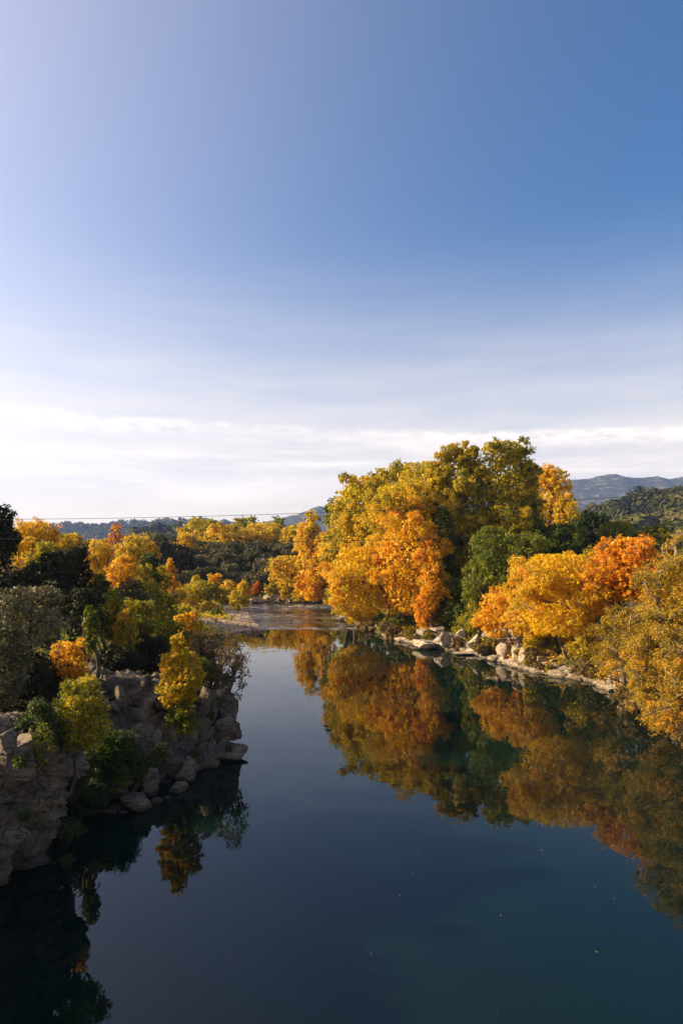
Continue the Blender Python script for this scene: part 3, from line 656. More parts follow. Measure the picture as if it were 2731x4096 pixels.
    for s in range(stems):
        o = rng.normal(size=2) * (.12 * rx if stems > 1 else 0.0); top = np.array([lean[0] * .75 + o[0] * 4.0 * (stems > 1), lean[1] * .75 + o[1] * 4.0 * (stems > 1), crown_z + rz * (.25 if stems == 1 else -.1)])
        b0 = np.array([bx + o[0] * .12, by + o[1] * .12, bz]); prev = -1; wob = rng.normal(size=2) * .05 * (top[2] - bz)
        for k in range(6):
            q = k / 5; pt = b0 + (top - b0) * q; pt[:2] += wob * math.sin(q * math.pi) + rng.normal(size=2) * .012 * (top[2] - bz) * (0 < k < 5)
            nodes.append(pt); par.append(prev); prev = len(nodes) - 1
    nst = len(nodes); axis_top = np.array([lean[0], lean[1], crown_z])
    for c in C[np.argsort(np.linalg.norm((C - axis_top) / np.array([rx, ry, rz]), axis=1))][::max(1, ncl // 70)]:
        A = np.array(nodes); dist = np.linalg.norm(A - c, axis=1) + 1.1 * np.maximum(0, A[:, 2] - c[2] + .15 * rz); 
        for s in range(stems): dist[s * 6:s * 6 + 2] += 2 * rz
        j = int(np.argmin(dist)); mid = (nodes[j] + c) / 2 + rng.normal(size=3) * .10 * np.linalg.norm(c - nodes[j]) + np.array([0, 0, .06 * np.linalg.norm(c - nodes[j])])
        nodes.append(mid); par.append(j); nodes.append(c); par.append(len(nodes) - 2)
    nN = len(nodes); acc = np.zeros(nN); tip = 1.0; e = 2.3
    for i in range(nN - 1, -1, -1):
        if acc[i] == 0: acc[i] = tip
        if par[i] >= 0: acc[par[i]] += acc[i]
    rad = acc ** (1 / e); rad = rad / rad.max() * tr; rad = np.maximum(rad, max(.012, leaf * .045))
    for i in range(nN):
        if par[i] < 0: continue
        a, b = np.array(nodes[par[i]]), np.array(nodes[i]); r0, r1 = rad[par[i]], rad[i]
        if par[i] >= nst or i >= nst: r0 = min(r0, r1 * 1.25)
        if i < nst and par[par[i]] < 0: r0 = r0 * 1.35
        if rad[i] < .045 and i % 2 == 0: tube(TV, TF, [a, b], [r0, r1], 3); continue
        tube(TV, TF, [a, (a + b) / 2 + rng.normal(size=3) * .025 * np.linalg.norm(b - a), b], [r0, (r0 + r1) / 2, r1], 6 if rad[i] > .09 else 3)
    twig = twig if leaf < .2 else 0
    if twig:
        twig = min(twig, 5) if ncl > 90 else twig
        for c in C[::max(1, ncl // 90)]:
            for _ in range(twig):
                q = rng.normal(size=3); q /= np.linalg.norm(q); q[2] = q[2] * .6 + .25; b = c + q * rc * rng.uniform(.8, 1.45)
                tube(TV, TF, [c, b], [max(.01, leaf * .042), max(.005, leaf * .02)], 3)
    trunk = mesh_from('trunk', np.concatenate(TV), np.concatenate(TF), True)
    return trunk, crown
def branch(label, pts, r, name='bare_branch'):
    A = np.array([P(*p) for p in pts]); V, F = [], []
    tube(V, F, A, np.linspace(r, r * .35, len(A)), 6); org = A[0].copy()
    o = link(name, mesh_from(name, np.concatenate(V) - org, np.concatenate(F), True), M_PALEBARK, label=label, category='branch'); o.location = org
NSEED = [1000]
def T(name, label, px, top, bot, w, D, tone, spread=.07, shape='round', mat=None, K=4.5, leaf=None, base_px=None, bark=None, group=None, cat=None, dy=1.0, z0=None, base_dD=0.0, **kw):
    """a tree whose crown spans rows top..bot and w pixels at distance D"""
    NSEED[0] += 1; seed = kw.pop('seed', NSEED[0])
    c = P(px, (top + bot) / 2, D); rx = 1.08 * w / 2 * D / FPX; rz = (bot - top) / 2 * D / FPX
    fx = c[0] if base_px is None else P(base_px, RH, D)[0]; fy = D + base_dD
    xl, xr = np.interp(fy, LB[:, 1], LB[:, 0]), np.interp(fy, RB[:, 1], RB[:, 0])
    if xl - .3 < fx < xr + .5 and fy < 126 and z0 is None:      # roots stand on the nearer bank
        fx = xl - .4 if fx - xl < xr - fx else xr + .6
    if 126 <= fy < 140.5 and -60 < fx < xr + .5 and not (fx < -18 and fy < 132) and z0 is None: fy, base_dD = 140.6, 140.6 - D
    g = foot_z(fx, fy) - .08 if z0 is None else z0
    g = min(g, c[2] - rz * .75)
    lean = (c[0] - fx, -base_dD)
    leaf = leaf or max(.085, .0030 * D)
    tr, cr = make_plant(seed, rx, rx * dy, rz, c[2] - g, (0, 0, 0), tone, spread, shape, K, leaf, lean=lean, **kw)
    cat = cat or ('tree' if 'tree' in name or 'oak' in name or 'poplar' in name else 'shrub')
    root = empty(name, (fx, fy, g), label, cat, group)
    link('trunk', tr, bark or M_BARK, root); link('crown', cr, mat or M_LEAF, root)
    return root
def dup(root, loc, scale, rz, label=None):
    r = root.copy(); COL.objects.link(r); r.location = loc; r.scale = scale; r.rotation_euler = (0, 0, rz)
    if label: r['label'] = label
    for ch in list(root.children):
        c = ch.copy(); COL.objects.link(c); c.parent = r
    return r

# --- the tall group on the right bank
T('plane_tree', 'tallest plane tree with green and gold domed crown behind the round green tree', 501, 413, 612, 84, 94, .41, .06, 'dome', K=6, trunk_r=.5, tone_x=-.06, tone_h=-.02, twig=2)
T('plane_tree', 'green gold plane tree with a rounded head just left of the tallest one', 460, 421, 612, 74, 95, .43, .06, 'dome', K=6, trunk_r=.45, tone_x=-.03, twig=2)
T('plane_tree', 'gold plane tree low on the left shoulder of the tall group', 347, 472, 600, 52, 107, .45, .06, 'dome', K=4.5, trunk_r=.35, twig=2)
T('plane_tree', 'olive plane tree between the yellow green one and the olive gold one', 392, 446, 600, 76, 103, .44, .06, 'dome', K=4.5, trunk_r=.4, twig=2)
T('plane_tree', 'olive gold plane tree with rounded top left of the tallest one', 424, 438, 610, 96, 99, .44, .07, 'dome', K=6, trunk_r=.45, twig=2, tone_x=-.04)
T('plane_tree', 'yellow green plane tree sloping down at the left end of the tall group', 366, 457, 600, 84, 103, .45, .07, 'dome', K=4.8, trunk_r=.4, twig=2, tone_x=-.03)
T('plane_tree', 'brown olive tree in the shade at the right side of the tallest plane', 520, 452, 600, 62, 101, .42, .08, 'dome', K=4.5, trunk_r=.4, twig=2)
T('plane_tree', 'bright gold tree filling the middle of the tall group', 400, 466, 596, 84, 94, .47, .06, 'round', K=4.6, trunk_r=.4, twig=2)
T('maple_tree', 'orange red tree in front of the tall plane trees', 410, 504, 622, 84, 88, .61, .07, 'round', K=5, trunk_r=.3, tone_x=-.03)
T('maple_tree', 'golden tree with a trunk leaning left over the riffle', 360, 534, 626, 80, 92, .565, .06, 'round', K=5, base_px=393, trunk_r=.34, stems=1)
T('maple_tree', 'small rust orange tree right of the leaning golden tree', 432, 545, 616, 34, 83, .64, .07, 'spindle', K=4.5)
T('maple_tree', 'small orange sapling standing over the bank path', 424, 592, 634, 26, 84, .68, .06, 'round', K=3.5)
T('poplar_tree', 'bright yellow poplar standing behind the tall group on its right', 552, 455, 560, 62, 122, .53, .05, 'dome', K=4.2, twig=2, gap=.1)
T('poplar_tree', 'low yellow poplar at the right foot of the bright yellow one', 568, 492, 560, 34, 118, .47, .05, 'round', K=4)
T('poplar_tree', 'slender green poplar seen left of the tall group', 338, 497, 590, 36, 112, .25, .07, 'round', K=3.5, gap=.1)
T('poplar_tree', 'tall yellow poplar on the far bank left of the tall group', 310, 505, 602, 40, 138, .53, .05, 'spindle', K=5, tone_h=-.03)
T('poplar_tree', 'narrow gold poplar between the far yellow poplar and the river bend', 325, 530, 602, 28, 134, .55, .05, 'round', K=4.5)
T('maple_tree', 'leaning yellow tree with a forked trunk on the far meadow', 286, 550, 590, 38, 140, .51, .07, 'dome', K=4, base_px=294)
T('maple_tree', 'rust brown tree on the far bank below the tall yellow poplar', 310, 570, 602, 32, 133, .63, .07, 'round', K=4.5)
T('maple_tree', 'dark green and gold tree in shadow behind the orange red tree', 446, 540, 616, 40, 92, .27, .12, 'round', K=4.5, twig=2)
T('poplar_tree', 'green poplar column in the middle of the tall group', 442, 498, 575, 26, 90, .24, .07, 'spindle', K=4.5)
for i, (px, top, bot, w, D, tn, lb) in enumerate([
        (425, 582, 632, 24, 86, .36, 'slender olive yellow tree, leftmost above the stone ledges'), (440, 590, 632, 22, 85, .40, 'slender gold green tree second above the stone ledges'),
        (455, 596, 634, 22, 83, .32, 'olive bushy young tree right of the slender trees')]):
    T('young_tree', lb, px, top, bot, w, D, tn, .06, 'spindle', K=4, stems=3, twig=3)
T('green_shrub', 'lime green shrub at the foot of the leaning golden tree', 398, 609, 626, 24, 88, .26, .05, 'bush', K=4, stems=3)
T('green_shrub', 'dark green bramble over the bank beside the pier stump', 374, 611, 626, 34, 98, .10, .06, 'bush', K=5, stems=4)
T('dry_shrub', 'grey brown dry shrub at the water below the bramble', 366, 619, 634, 26, 96, .5, .1, 'bush', M_DRY, K=3, stems=5)
T('dry_shrub', 'straw coloured grassy shrub beside the mossy stones', 393, 624, 640, 20, 86, .4, .1, 'bush', M_DRY, K=3.5, stems=5)
# --- right bank, middle
T('round_tree', 'large round green tree behind the golden tree of the right bank', 505, 521, 612, 84, 76, .27, .035, 'dome', K=5.5, stems=3, trunk_r=.25)
T('round_tree', 'lower olive green tree leaning on the round green tree', 482, 548, 618, 40, 78, .28, .04, 'dome', K=5)
T('evergreen_oak', 'bright green tree behind the round green tree, right of it', 560, 514, 580, 48, 90, .15, .05, 'dome', K=5)
T('evergreen_oak', 'dull green oak between the round green tree and the bright one', 533, 522, 590, 36, 92, .12, .05, 'dome', K=5)
T('evergreen_oak', 'very dark tree standing against the blue mountain', 594, 501, 580, 48, 108, .03, .03, 'dome', K=5.5)
T('evergreen_oak', 'dark grey tree below the yellow poplar', 524, 505, 570, 44, 110, .55, .08, 'dome', M_OAK, K=5)
T('olive_tree', 'olive brown tree right of the very dark tree', 620, 513, 575, 40, 100, .30, .06, 'dome', K=4.5)
T('olive_tree', 'yellow olive tree below the wooded hill at the right edge', 655, 518, 580, 50, 92, .28, .07, 'dome', K=4.5)
T('olive_tree', 'grey green oak behind the big golden tree', 528, 562, 622, 34, 70, .8, .08, 'dome', M_OAK, K=5)
T('green_shrub', 'mid green bushy tree above the rocks left of the orange tree', 462, 572, 630, 42, 83, .22, .05, 'dome', K=5, stems=3)
T('green_shrub', 'olive green bushy tree right of the mid green one', 484, 566, 620, 34, 80, .27, .05, 'dome', K=5, stems=3)
T('green_shrub', 'lime yellow shrub left of the small orange tree', 476, 592, 634, 28, 77, .37, .05, 'bush', K=4, stems=4)
T('green_shrub', 'yellow green shrub on the rocks under the lime shrub', 464, 614, 636, 22, 79, .38, .05, 'bush', K=4, stems=4)
T('maple_tree', 'small orange tree with a thin forked trunk growing from the rocks', 497, 586, 640, 54, 69, .64, .06, 'round', K=3.6, base_px=518, trunk_r=.11, gap=.1)
T('maple_tree', 'russet bush behind the small orange tree', 523, 578, 634, 24, 72, .84, .07, 'spindle', K=3.8)
T('green_shrub', 'yellow shrub clinging to the cracked rock wall', 532, 622, 650, 20, 66, .44, .05, 'bush', K=4, stems=3)
T('golden_tree', 'big golden tree on a leaning pale trunk, the largest of the right bank', 558, 540, 640, 104, 57, .54, .05, 'dome', K=4.6, base_px=616, bark=M_PALEBARK, trunk_r=.26, twig=5)
T('maple_tree', 'lower gold and orange limb tree beside the small orange tree', 532, 590, 640, 52, 64, .58, .06, 'dome', K=4, base_px=566, bark=M_PALEBARK, twig=5)
T('maple_tree', 'fiery orange maple behind the big golden tree', 632, 526, 606, 74, 54, .69, .06, 'dome', K=3.6, bark=M_PALEBARK, twig=4, gap=.12)
T('maple_tree', 'loose orange maple crown between the big golden tree and the olive thicket', 600, 556, 618, 52, 55, .66, .07, 'round', K=3, bark=M_PALEBARK, twig=4, gap=.1)
T('olive_tree', 'olive green tree behind the orange maple', 600, 545, 625, 66, 62, .36, .06, 'dome', K=4.5)
# --- right bank, near thicket
T('thicket_tree', 'olive brown twiggy tree above the leaning trunk', 640, 584, 694, 96, 49, .50, .09, 'dome', M_OLIVE, leaf=.105, K=2.9, bark=M_PALEBARK, twig=6, stems=4, dy=.9)
T('thicket_tree', 'yellow olive tree filling the right edge below the orange maple', 690, 532, 690, 104, 44, .52, .10, 'dome', M_OLIVE, leaf=.10, K=3, bark=M_PALEBARK, twig=8, stems=4)
T('thicket_tree', 'nearly bare grey twiggy tree at the upper right edge', 684, 522, 600, 48, 47, .50, .2, 'vase', K=.9, bark=M_PALEBARK, twig=14, stems=2)
T('thicket_tree', 'green twiggy tree with scattered orange leaves at the right edge', 672, 608, 718, 80, 42, .54, .12, 'dome', M_OLIVE, leaf=.10, K=2.8, bark=M_PALEBARK, twig=6, stems=3)
T('thicket_tree', 'pale gold bush hanging over the water at the right edge', 692, 656, 744, 110, 41, .56, .10, 'round', M_OLIVE, leaf=.10, K=2.8, bark=M_PALEBARK, twig=6, stems=3, base_px=726, droop=.3)
T('thicket_tree', 'straw coloured lower bush touching the water at the right edge', 706, 690, 766, 60, 39, .5, .12, 'bush', M_DRY, K=3.2, bark=M_PALEBARK, twig=8, stems=4, base_px=735)
T('green_shrub', 'yellow shrub under the big golden tree beside the flat topped boulder', 584, 632, 660, 36, 60, .42, .06, 'bush', K=3.5, stems=4)
T('green_shrub', 'green shrub growing between the boulders by the mossy bank', 558, 634, 654, 18, 66, .27, .08, 'bush', K=3.6, stems=4)
T('dry_shrub', 'brown grassy shrub hanging from the bank left of the leaning trunk', 592, 655, 677, 36, 59.5, .35, .12, 'bush', M_DRY, K=4.5, stems=6)
T('dry_shrub', 'mossy brown tuft hanging beside the big rounded boulder', 532, 650, 668, 11, 65, .3, .12, 'bush', M_DRY, K=4.5, stems=5)
T('dry_shrub', 'tan dry shrub under the thicket at the water edge', 634, 682, 712, 50, 49, .5, .12, 'bush', M_DRY, K=4, stems=6)
T('dark_shrub', 'low dark bush in a gap of the stone ledges', 484, 645, 656, 17, 72, .22, .06, 'bush', M_OAK, K=5, stems=3)
for i, (px, top, bot, w, D, tn, shp, lb) in enumerate([
        (352, 574, 614, 32, 116, .30, 'bush', 'olive shrub behind the trunk of the leaning golden tree'), (374, 568, 614, 38, 112, .36, 'bush', 'dull gold shrub behind the leaning golden tree, right one'),
        (334, 582, 607, 22, 124, .40, 'bush', 'small gold shrub at the bend behind the leaning golden tree'), (600, 640, 668, 40, 61, .45, 'bush', 'golden low shrub on the bank right of the leaning trunk'),
        (570, 622, 652, 34, 65, .50, 'bush', 'amber shrub below the big golden tree'), (546, 618, 648, 28, 69, .36, 'bush', 'olive yellow shrub behind the squarish weathered rock'),
        (616, 624, 672, 46, 57, .56, 'dome', 'amber shrub between the leaning trunk and the olive brown twiggy tree'), (640, 556, 600, 54, 56, .60, 'dome', 'golden orange shrub tree filling in front of the fiery orange maple'),
        (668, 560, 620, 50, 51, .58, 'dome', 'amber and orange shrub tree below the nearly bare grey tree'), (590, 606, 650, 44, 61, .57, 'dome', 'gold and amber shrub right of the trunk of the big golden tree')]):
    T('bank_shrub', lb, px, top, bot, w, D, tn, .08, shp, M_OLIVE if i in (6, 8, 9) else M_LEAF, K=3.8, stems=4, twig=4, cat='shrub')
tufts = [T('dry_tuft', 'small dry grassy tuft growing between the blocks of the right bank ledge', 480 + 8 * k, 640, 652, 15, 74, .35 + .2 * k, .12, 'bush', M_DRY if k else M_OLIVE, K=4, stems=5, cat='plant', group='tufts between the ledge blocks') for k in range(2)]
rt = random.Random(31)
for k, y in enumerate(np.linspace(57.5, 90, 26)):
    x = float(np.interp(y, RB[:, 1], RB[:, 0])) + rt.uniform(.4, 1.8); q = rt.uniform(.5, 1.25)
    dup(tufts[k % 2], (x, y, max(.25, gz(x, y) - .05)), (q, q, q * rt.uniform(.7, 1.3)), rt.uniform(0, 6.28))
branch('bleached driftwood pole lying across the ledge blocks below the small orange tree', [(488, 651, 73), (498, 653, 71.5), (508, 655, 70.4), (514, 655, 69.8)], .09, 'driftwood')
# trees just past the right edge that the pool mirrors
T('thicket_tree', 'tall olive tree just past the right edge mirrored in the pool', 760, 500, 730, 130, 36, .27, .07, 'dome', K=1.8, leaf=.16, twig=3, stems=3)
T('thicket_tree', 'second olive tree past the right edge nearer the bridge', 900, 470, 800, 180, 30, .27, .07, 'dome', K=1.5, leaf=.18, twig=2, stems=3)

# --- far bank and centre
for i, (px, top, bot, w, D, tn, lb) in enumerate([
        (222, 519, 566, 60, 192, .50, 'broad golden tree on the rise beyond the dark oaks'), (198, 514, 560, 44, 205, .44, 'olive gold tree at the left end of the far golden row'),
        (266, 517, 560, 42, 196, .51, 'rounded golden tree right of the broad golden one'), (292, 520, 560, 26, 190, .47, 'small golden tree left of the tall yellow poplar'),
        (245, 513, 550, 30, 225, .36, 'green gold treetop behind the two golden trees'), (276, 514, 550, 22, 228, .34, 'green treetop behind the rounded golden tree'), (206, 515, 548, 30, 230, .38, 'green gold treetop behind the left end of the golden row'),
        (186, 528, 566, 24, 180, .52, 'low yellow tree at the left foot of the golden row')]):
    T('golden_tree', lb, px, top, bot, w, D, tn, .05, 'dome', K=4.5, twig=1)
# dark oak thicket
oaks = [T('holm_oak', 'dark grey green holm oak in the dense thicket across the river', 230 + k * 22, 556 + k, 576 + k, 24, 165, .62 + .12 * k, .10, 'dome', M_OAK, K=5, leaf=.42, group='holm oaks in the far thicket', twig=0) for k in range(3)]
rg = random.Random(8); n = 0
for D in (150, 157, 165, 174, 184, 194, 206):
    for px in range(140, 430, 15):
        q = px + rg.uniform(-7, 7); x = (q - CX) * D / FPX; y = D + rg.uniform(-4, 4)
        if D < 156 and q > 258: continue
        if q < 160 and D < 160: continue
        if q > 320 and D < 160: continue
        s = rg.uniform(.75, 1.25) * (1.0 if D > 156 else .8)
        dup(oaks[n % 3], (x, y, gz(x, y) - .2), (s, s, s * rg.uniform(.8, 1.15)), rg.uniform(0, 6.28)); n += 1
for i, (px, top, bot, w, D, lb) in enumerate([(298, 538, 570, 30, 170, 'black green oak behind the tall yellow poplar'), (180, 540, 575, 32, 160, 'black green oak below the low yellow tree'), (160, 536, 575, 30, 150, 'large dark oak right of the orange brown trees'), (268, 546, 572, 40, 178, 'black green oak below the rounded golden tree')]):
    T('holm_oak', lb, px, top, bot, w, D, .25, .08, 'dome', M_OAK, K=5, twig=0)
for i, (px, top, bot, w, D, tn, lb) in enumerate([
        (270, 583, 600, 20, 142, .42, 'yellow green shrub on the far bank left of the leaning yellow tree'), (286, 584, 600, 18, 141, .48, 'yellow shrub under the leaning yellow tree'), (300, 586, 602, 18, 138, .52, 'rust shrub on the far bank by the yellow poplar'),
        (256, 580, 600, 14, 143, .86, 'brown shrub at the left end of the far meadow'), (243, 580, 600, 20, 138, .52, 'reddish brown shrub behind the yellow willow bush')]):
    T('bank_shrub', lb, px, top, bot, w, D, tn, .06, 'bush', K=4, stems=4, twig=2)
# --- gravel bar willows and shrubs
for i, (px, top, bot, w, D, tn, shp, lb) in enumerate([
        (237, 589, 613, 20, 120, .43, 'vase', 'upright yellow willow bush at the end of the gravel bar'), (216, 606, 618, 12, 110, .22, 'bush', 'small bright green bush alone on the gravel'),
        (205, 579, 606, 28, 124, .33, 'vase', 'lime green willow in the middle of the gravel bar shrubs'), (190, 583, 608, 26, 121, .46, 'vase', 'yellow willow left of the lime green one'),
        (176, 582, 608, 24, 116, .47, 'vase', 'golden willow at the left end of the gravel bar shrubs'), (222, 586, 606, 22, 126, .40, 'bush', 'olive yellow shrub left of the upright willow bush'),
        (207, 600, 612, 24, 118, .44, 'bush', 'low yellow ground shrub at the edge of the gravel'), (196, 574, 596, 18, 132, .42, 'bush', 'yellow olive shrub behind the gravel bar willows'),
        (214, 572, 590, 16, 130, .62, 'round', 'small rust orange tree behind the lime green willow'), (228, 578, 600, 22, 134, .52, 'bush', 'orange brown shrub right of the rust tree'),
        (230, 615, 630, 8, 104, .45, 'bush', 'thin yellow weed at the water edge of the gravel'), (214, 618, 630, 12, 99, .33, 'bush', 'sparse green weed on the lower gravel')]):
    T('willow_shrub', lb, px, top, bot, w, D, tn, .05, shp, K=3.8 if w > 12 else 2.4, stems=5, twig=3)
T('maple_tree', 'small bright orange conical tree left of the gravel bar', 170, 557, 592, 18, 104, .60, .04, 'cone', K=5)
# --- left bank, far row
for i, (px, top, bot, w, D, tn, shp, lb) in enumerate([
        (96, 532, 585, 38, 96, .50, 'dome', 'golden brown tree at the left of the hazy orange group'), (134, 529, 585, 44, 94, .52, 'dome', 'orange gold tree in the middle of the left bank group'),
        (117, 522, 580, 26, 108, .80, 'vase', 'nearly bare reddish brown tree rising behind the orange group'), (121, 552, 592, 28, 80, .62, 'round', 'pinkish orange tree in front of the orange gold group'),
        (150, 540, 570, 18, 100, .53, 'round', 'small gold tree at the right end of the orange group'), (148, 548, 590, 22, 88, .14, 'dome', 'dark green oak right of the pinkish orange tree')]):
    T('autumn_tree', lb, px, top, bot, w, D, tn, .06, shp, K=4.2 if tn < .75 else 1.8, twig=3, stems=1 + (i < 2))
T('golden_tree', 'golden orange tree at the upper left edge behind the dark oaks', 34, 513, 575, 56, 62, .53, .08, 'dome', K=4.2, tone_x=.04)
T('golden_tree', 'yellow green tree right of the golden orange one at the upper left', 70, 526, 580, 32, 72, .47, .07, 'dome', K=4.2)
T('golden_tree', 'green gold tree in front of the golden orange tree', 46, 536, 580, 34, 58, .36, .07, 'dome', K=4)
# --- left bank oaks
T('holm_oak', 'tall dark holm oak cut by the left edge of the view', -6, 491, 596, 48, 47, .22, .08, 'dome', M_OAK, K=5.5, trunk_r=.25)
T('holm_oak', 'wide black green holm oak in the middle of the left bank', 62, 541, 622, 82, 48, .12, .06, 'dome', M_OAK, K=6, trunk_r=.25)
T('holm_oak', 'dark holm oak below the left edge oak', 6, 560, 640, 56, 44, .10, .05, 'dome', M_OAK, K=5.5)
T('holm_oak', 'black green holm oak right of the silvery oak', 84, 578, 650, 46, 43, .22, .05, 'dome', M_OAK, K=5.5)
T('holm_oak', 'silvery lit holm oak on the left bank above the cliff', 33, 576, 650, 72, 34, .62, .14, 'dome', M_SILVER, K=4.6, leaf=.11, trunk_r=.16, gap=.05)
T('holm_oak', 'lower silvery holm oak at the left edge', 2, 612, 712, 52, 28, .50, .13, 'dome', M_SILVER, K=4.6, leaf=.095)
T('holm_oak', 'small grey oak between the green saplings of the left bank', 128, 574, 630, 36, 58, .62, .10, 'dome', M_OAK, K=4.5)
T('holm_oak', 'dark oak bush above the rock gully of the left cliff', 118, 640, 690, 46, 42, .20, .06, 'dome', M_OAK, K=5.5)
T('holm_oak', 'dark oak bush beside the yellow poplar of the cliff', 150, 630, 676, 40, 47, .20, .06, 'dome', M_OAK, K=5.5)
T('holm_oak', 'black green oak bush behind the maple of the near cliff', 30, 640, 730, 70, 30, .12, .05, 'dome', M_OAK, K=5)
# --- left bank saplings and shrubs
for i, (px, top, bot, w, D, tn, sp, shp, K, lb) in enumerate([
        (100, 564, 634, 28, 50, .27, .07, 'spindle', 4, 'green gold sapling right of the wide black green oak'), (90, 597, 656, 20, 37, .27, .05, 'spindle', 3.4, 'lit yellow green sapling beside the silvery oak'),
        (112, 580, 644, 32, 46, .34, .06, 'spindle', 3.6, 'olive sapling in the middle of the left bank'), (166, 586, 640, 34, 62, .33, .07, 'dome', 4, 'olive gold tree above the cliff poplar'),
        (150, 576, 630, 28, 72, .34, .06, 'dome', 4, 'yellow olive tree below the dark green oak'), (136, 592, 650, 40, 52, .33, .08, 'dome', 4, 'dull green tree in the left bank thicket'),
        (178, 600, 640, 30, 68, .38, .07, 'dome', 4, 'gold green shrub tree left of the gravel'), (188, 606, 646, 28, 56, .60, .07, 'dome', 3.4, 'orange leaved shrub above the promontory'),
        (126, 600, 660, 28, 45, .50, .10, 'spindle', 3.0, 'thin amber sapling in the dark thicket'), (172, 614, 668, 36, 50, .34, .07, 'dome', 4, 'olive shrub behind the cliff poplar'),
        (204, 622, 660, 24, 52, .42, .08, 'bush', 3.4, 'amber shrub behind the twiggy promontory bush'), (60, 650, 690, 30, 33, .17, .05, 'dome', 4, 'dark green shrub left of the rust shrub'),
        (160, 560, 600, 22, 90, .40, .06, 'dome', 4, 'yellow green tree left of the orange conical tree'), (140, 560, 600, 26, 84, .42, .12, 'dome', 4, 'olive tree with orange patches beside the pinkish orange tree'),
        (178, 604, 622, 16, 92, .40, .06, 'bush', 4, 'yellow olive shrub at the left end of the gravel'), (158, 596, 640, 22, 76, .22, .06, 'dome', 4, 'green shrub tree under the conical orange tree')]):
    T('sapling_tree' if shp != 'bush' else 'bank_shrub', lb, px, top, bot, w, D, tn, sp, shp, K=K, stems=2, twig=3)
T('rust_shrub', 'rust brown shrub catching the sun on the left bank', 70, 634, 692, 44, 31, .63, .08, 'dome', K=3.4, stems=4, tone_h=-.06, gap=.05)
T('cliff_maple', 'yellow green maple rooted on the near cliff', 78, 668, 754, 54, 25.6, .36, .07, 'dome', K=3.8, trunk_r=.08, tone_x=.05, base_px=70, cat='tree', z0=2.6, tone_h=-.06)
T('cliff_maple', 'small green maple shoot on the near cliff face', 38, 722, 772, 30, 23.4, .26, .05, 'round', K=2.4, trunk_r=.04, z0=3.0, cat='tree')
T('cliff_poplar', 'bright yellow poplar standing on the rocky promontory', 178, 629, 712, 42, 37, .51, .035, 'spindle', K=5.5, trunk_r=.11, tone_h=.05, z0=2.4, cat='tree', dy=1)
T('cliff_poplar', 'low olive yellow poplar shoots at the foot of the bright poplar', 182, 700, 736, 36, 36.5, .34, .06, 'bush', K=3.6, stems=6, z0=1.9)
T('twiggy_shrub', 'brown twiggy bush leaning over the water at the promontory', 214, 622, 704, 54, 43, .52, .13, 'dome', M_DRY, K=2.6, stems=6, twig=9, bark=M_BARK, base_px=206)
T('twiggy_shrub', 'nearly bare twigs reaching over the pool from the promontory', 230, 640, 708, 36, 41, .40, .1, 'round', M_DRY, K=1.0, stems=4, twig=10, base_px=212, base_dD=.5)
T('twiggy_shrub', 'dark olive bush between the yellow poplar and the twiggy bush', 200, 650, 706, 28, 41, .22, .06, 'dome', K=4, stems=4)
for i, (px, top, bot, w, D, tn, K, lb) in enumerate([(112, 726, 790, 66, 31.8, .12, 4, 'dark green shrub in the shaded gully above the cove'), (132, 742, 780, 30, 33.5, .2, 2.5, 'dull olive shrub on the cliff above the large boulder'),
        (70, 815, 840, 28, 27, .14, 2.6, 'sparse dark shrub at the waterline of the cove'), (160, 738, 770, 26, 34.2, .26, 2, 'thin olive shrub in front of the block of the promontory'), (90, 770, 815, 40, 29.8, .08, 4, 'black green shrub at the back of the cove'),
        (40, 698, 742, 50, 24.6, .14, 4, 'dark shrub on top of the near cliff left of the maple')]):
    T('cliff_shrub', lb, px, top, bot, w, D, tn, .05, 'bush', K=K, stems=5, twig=5, cat='shrub')
for i, (px, row, w, D) in enumerate([(20, 762, 10, 22.4), (68, 860, 12, 24.6), (210, 715, 8, 39.2), (228, 750, 6, 38.2), (196, 752, 8, 36), (26, 815, 12, 22.2)]):
    T('moss_tuft', 'dark green tuft growing in a crack of the left cliff', px, row - 5, row + 5, w, D, .16, .04, 'bush', K=3, stems=3, twig=1, group='tufts in the cliff cracks', cat='plant', z0=P(px, row + 6, D)[2])

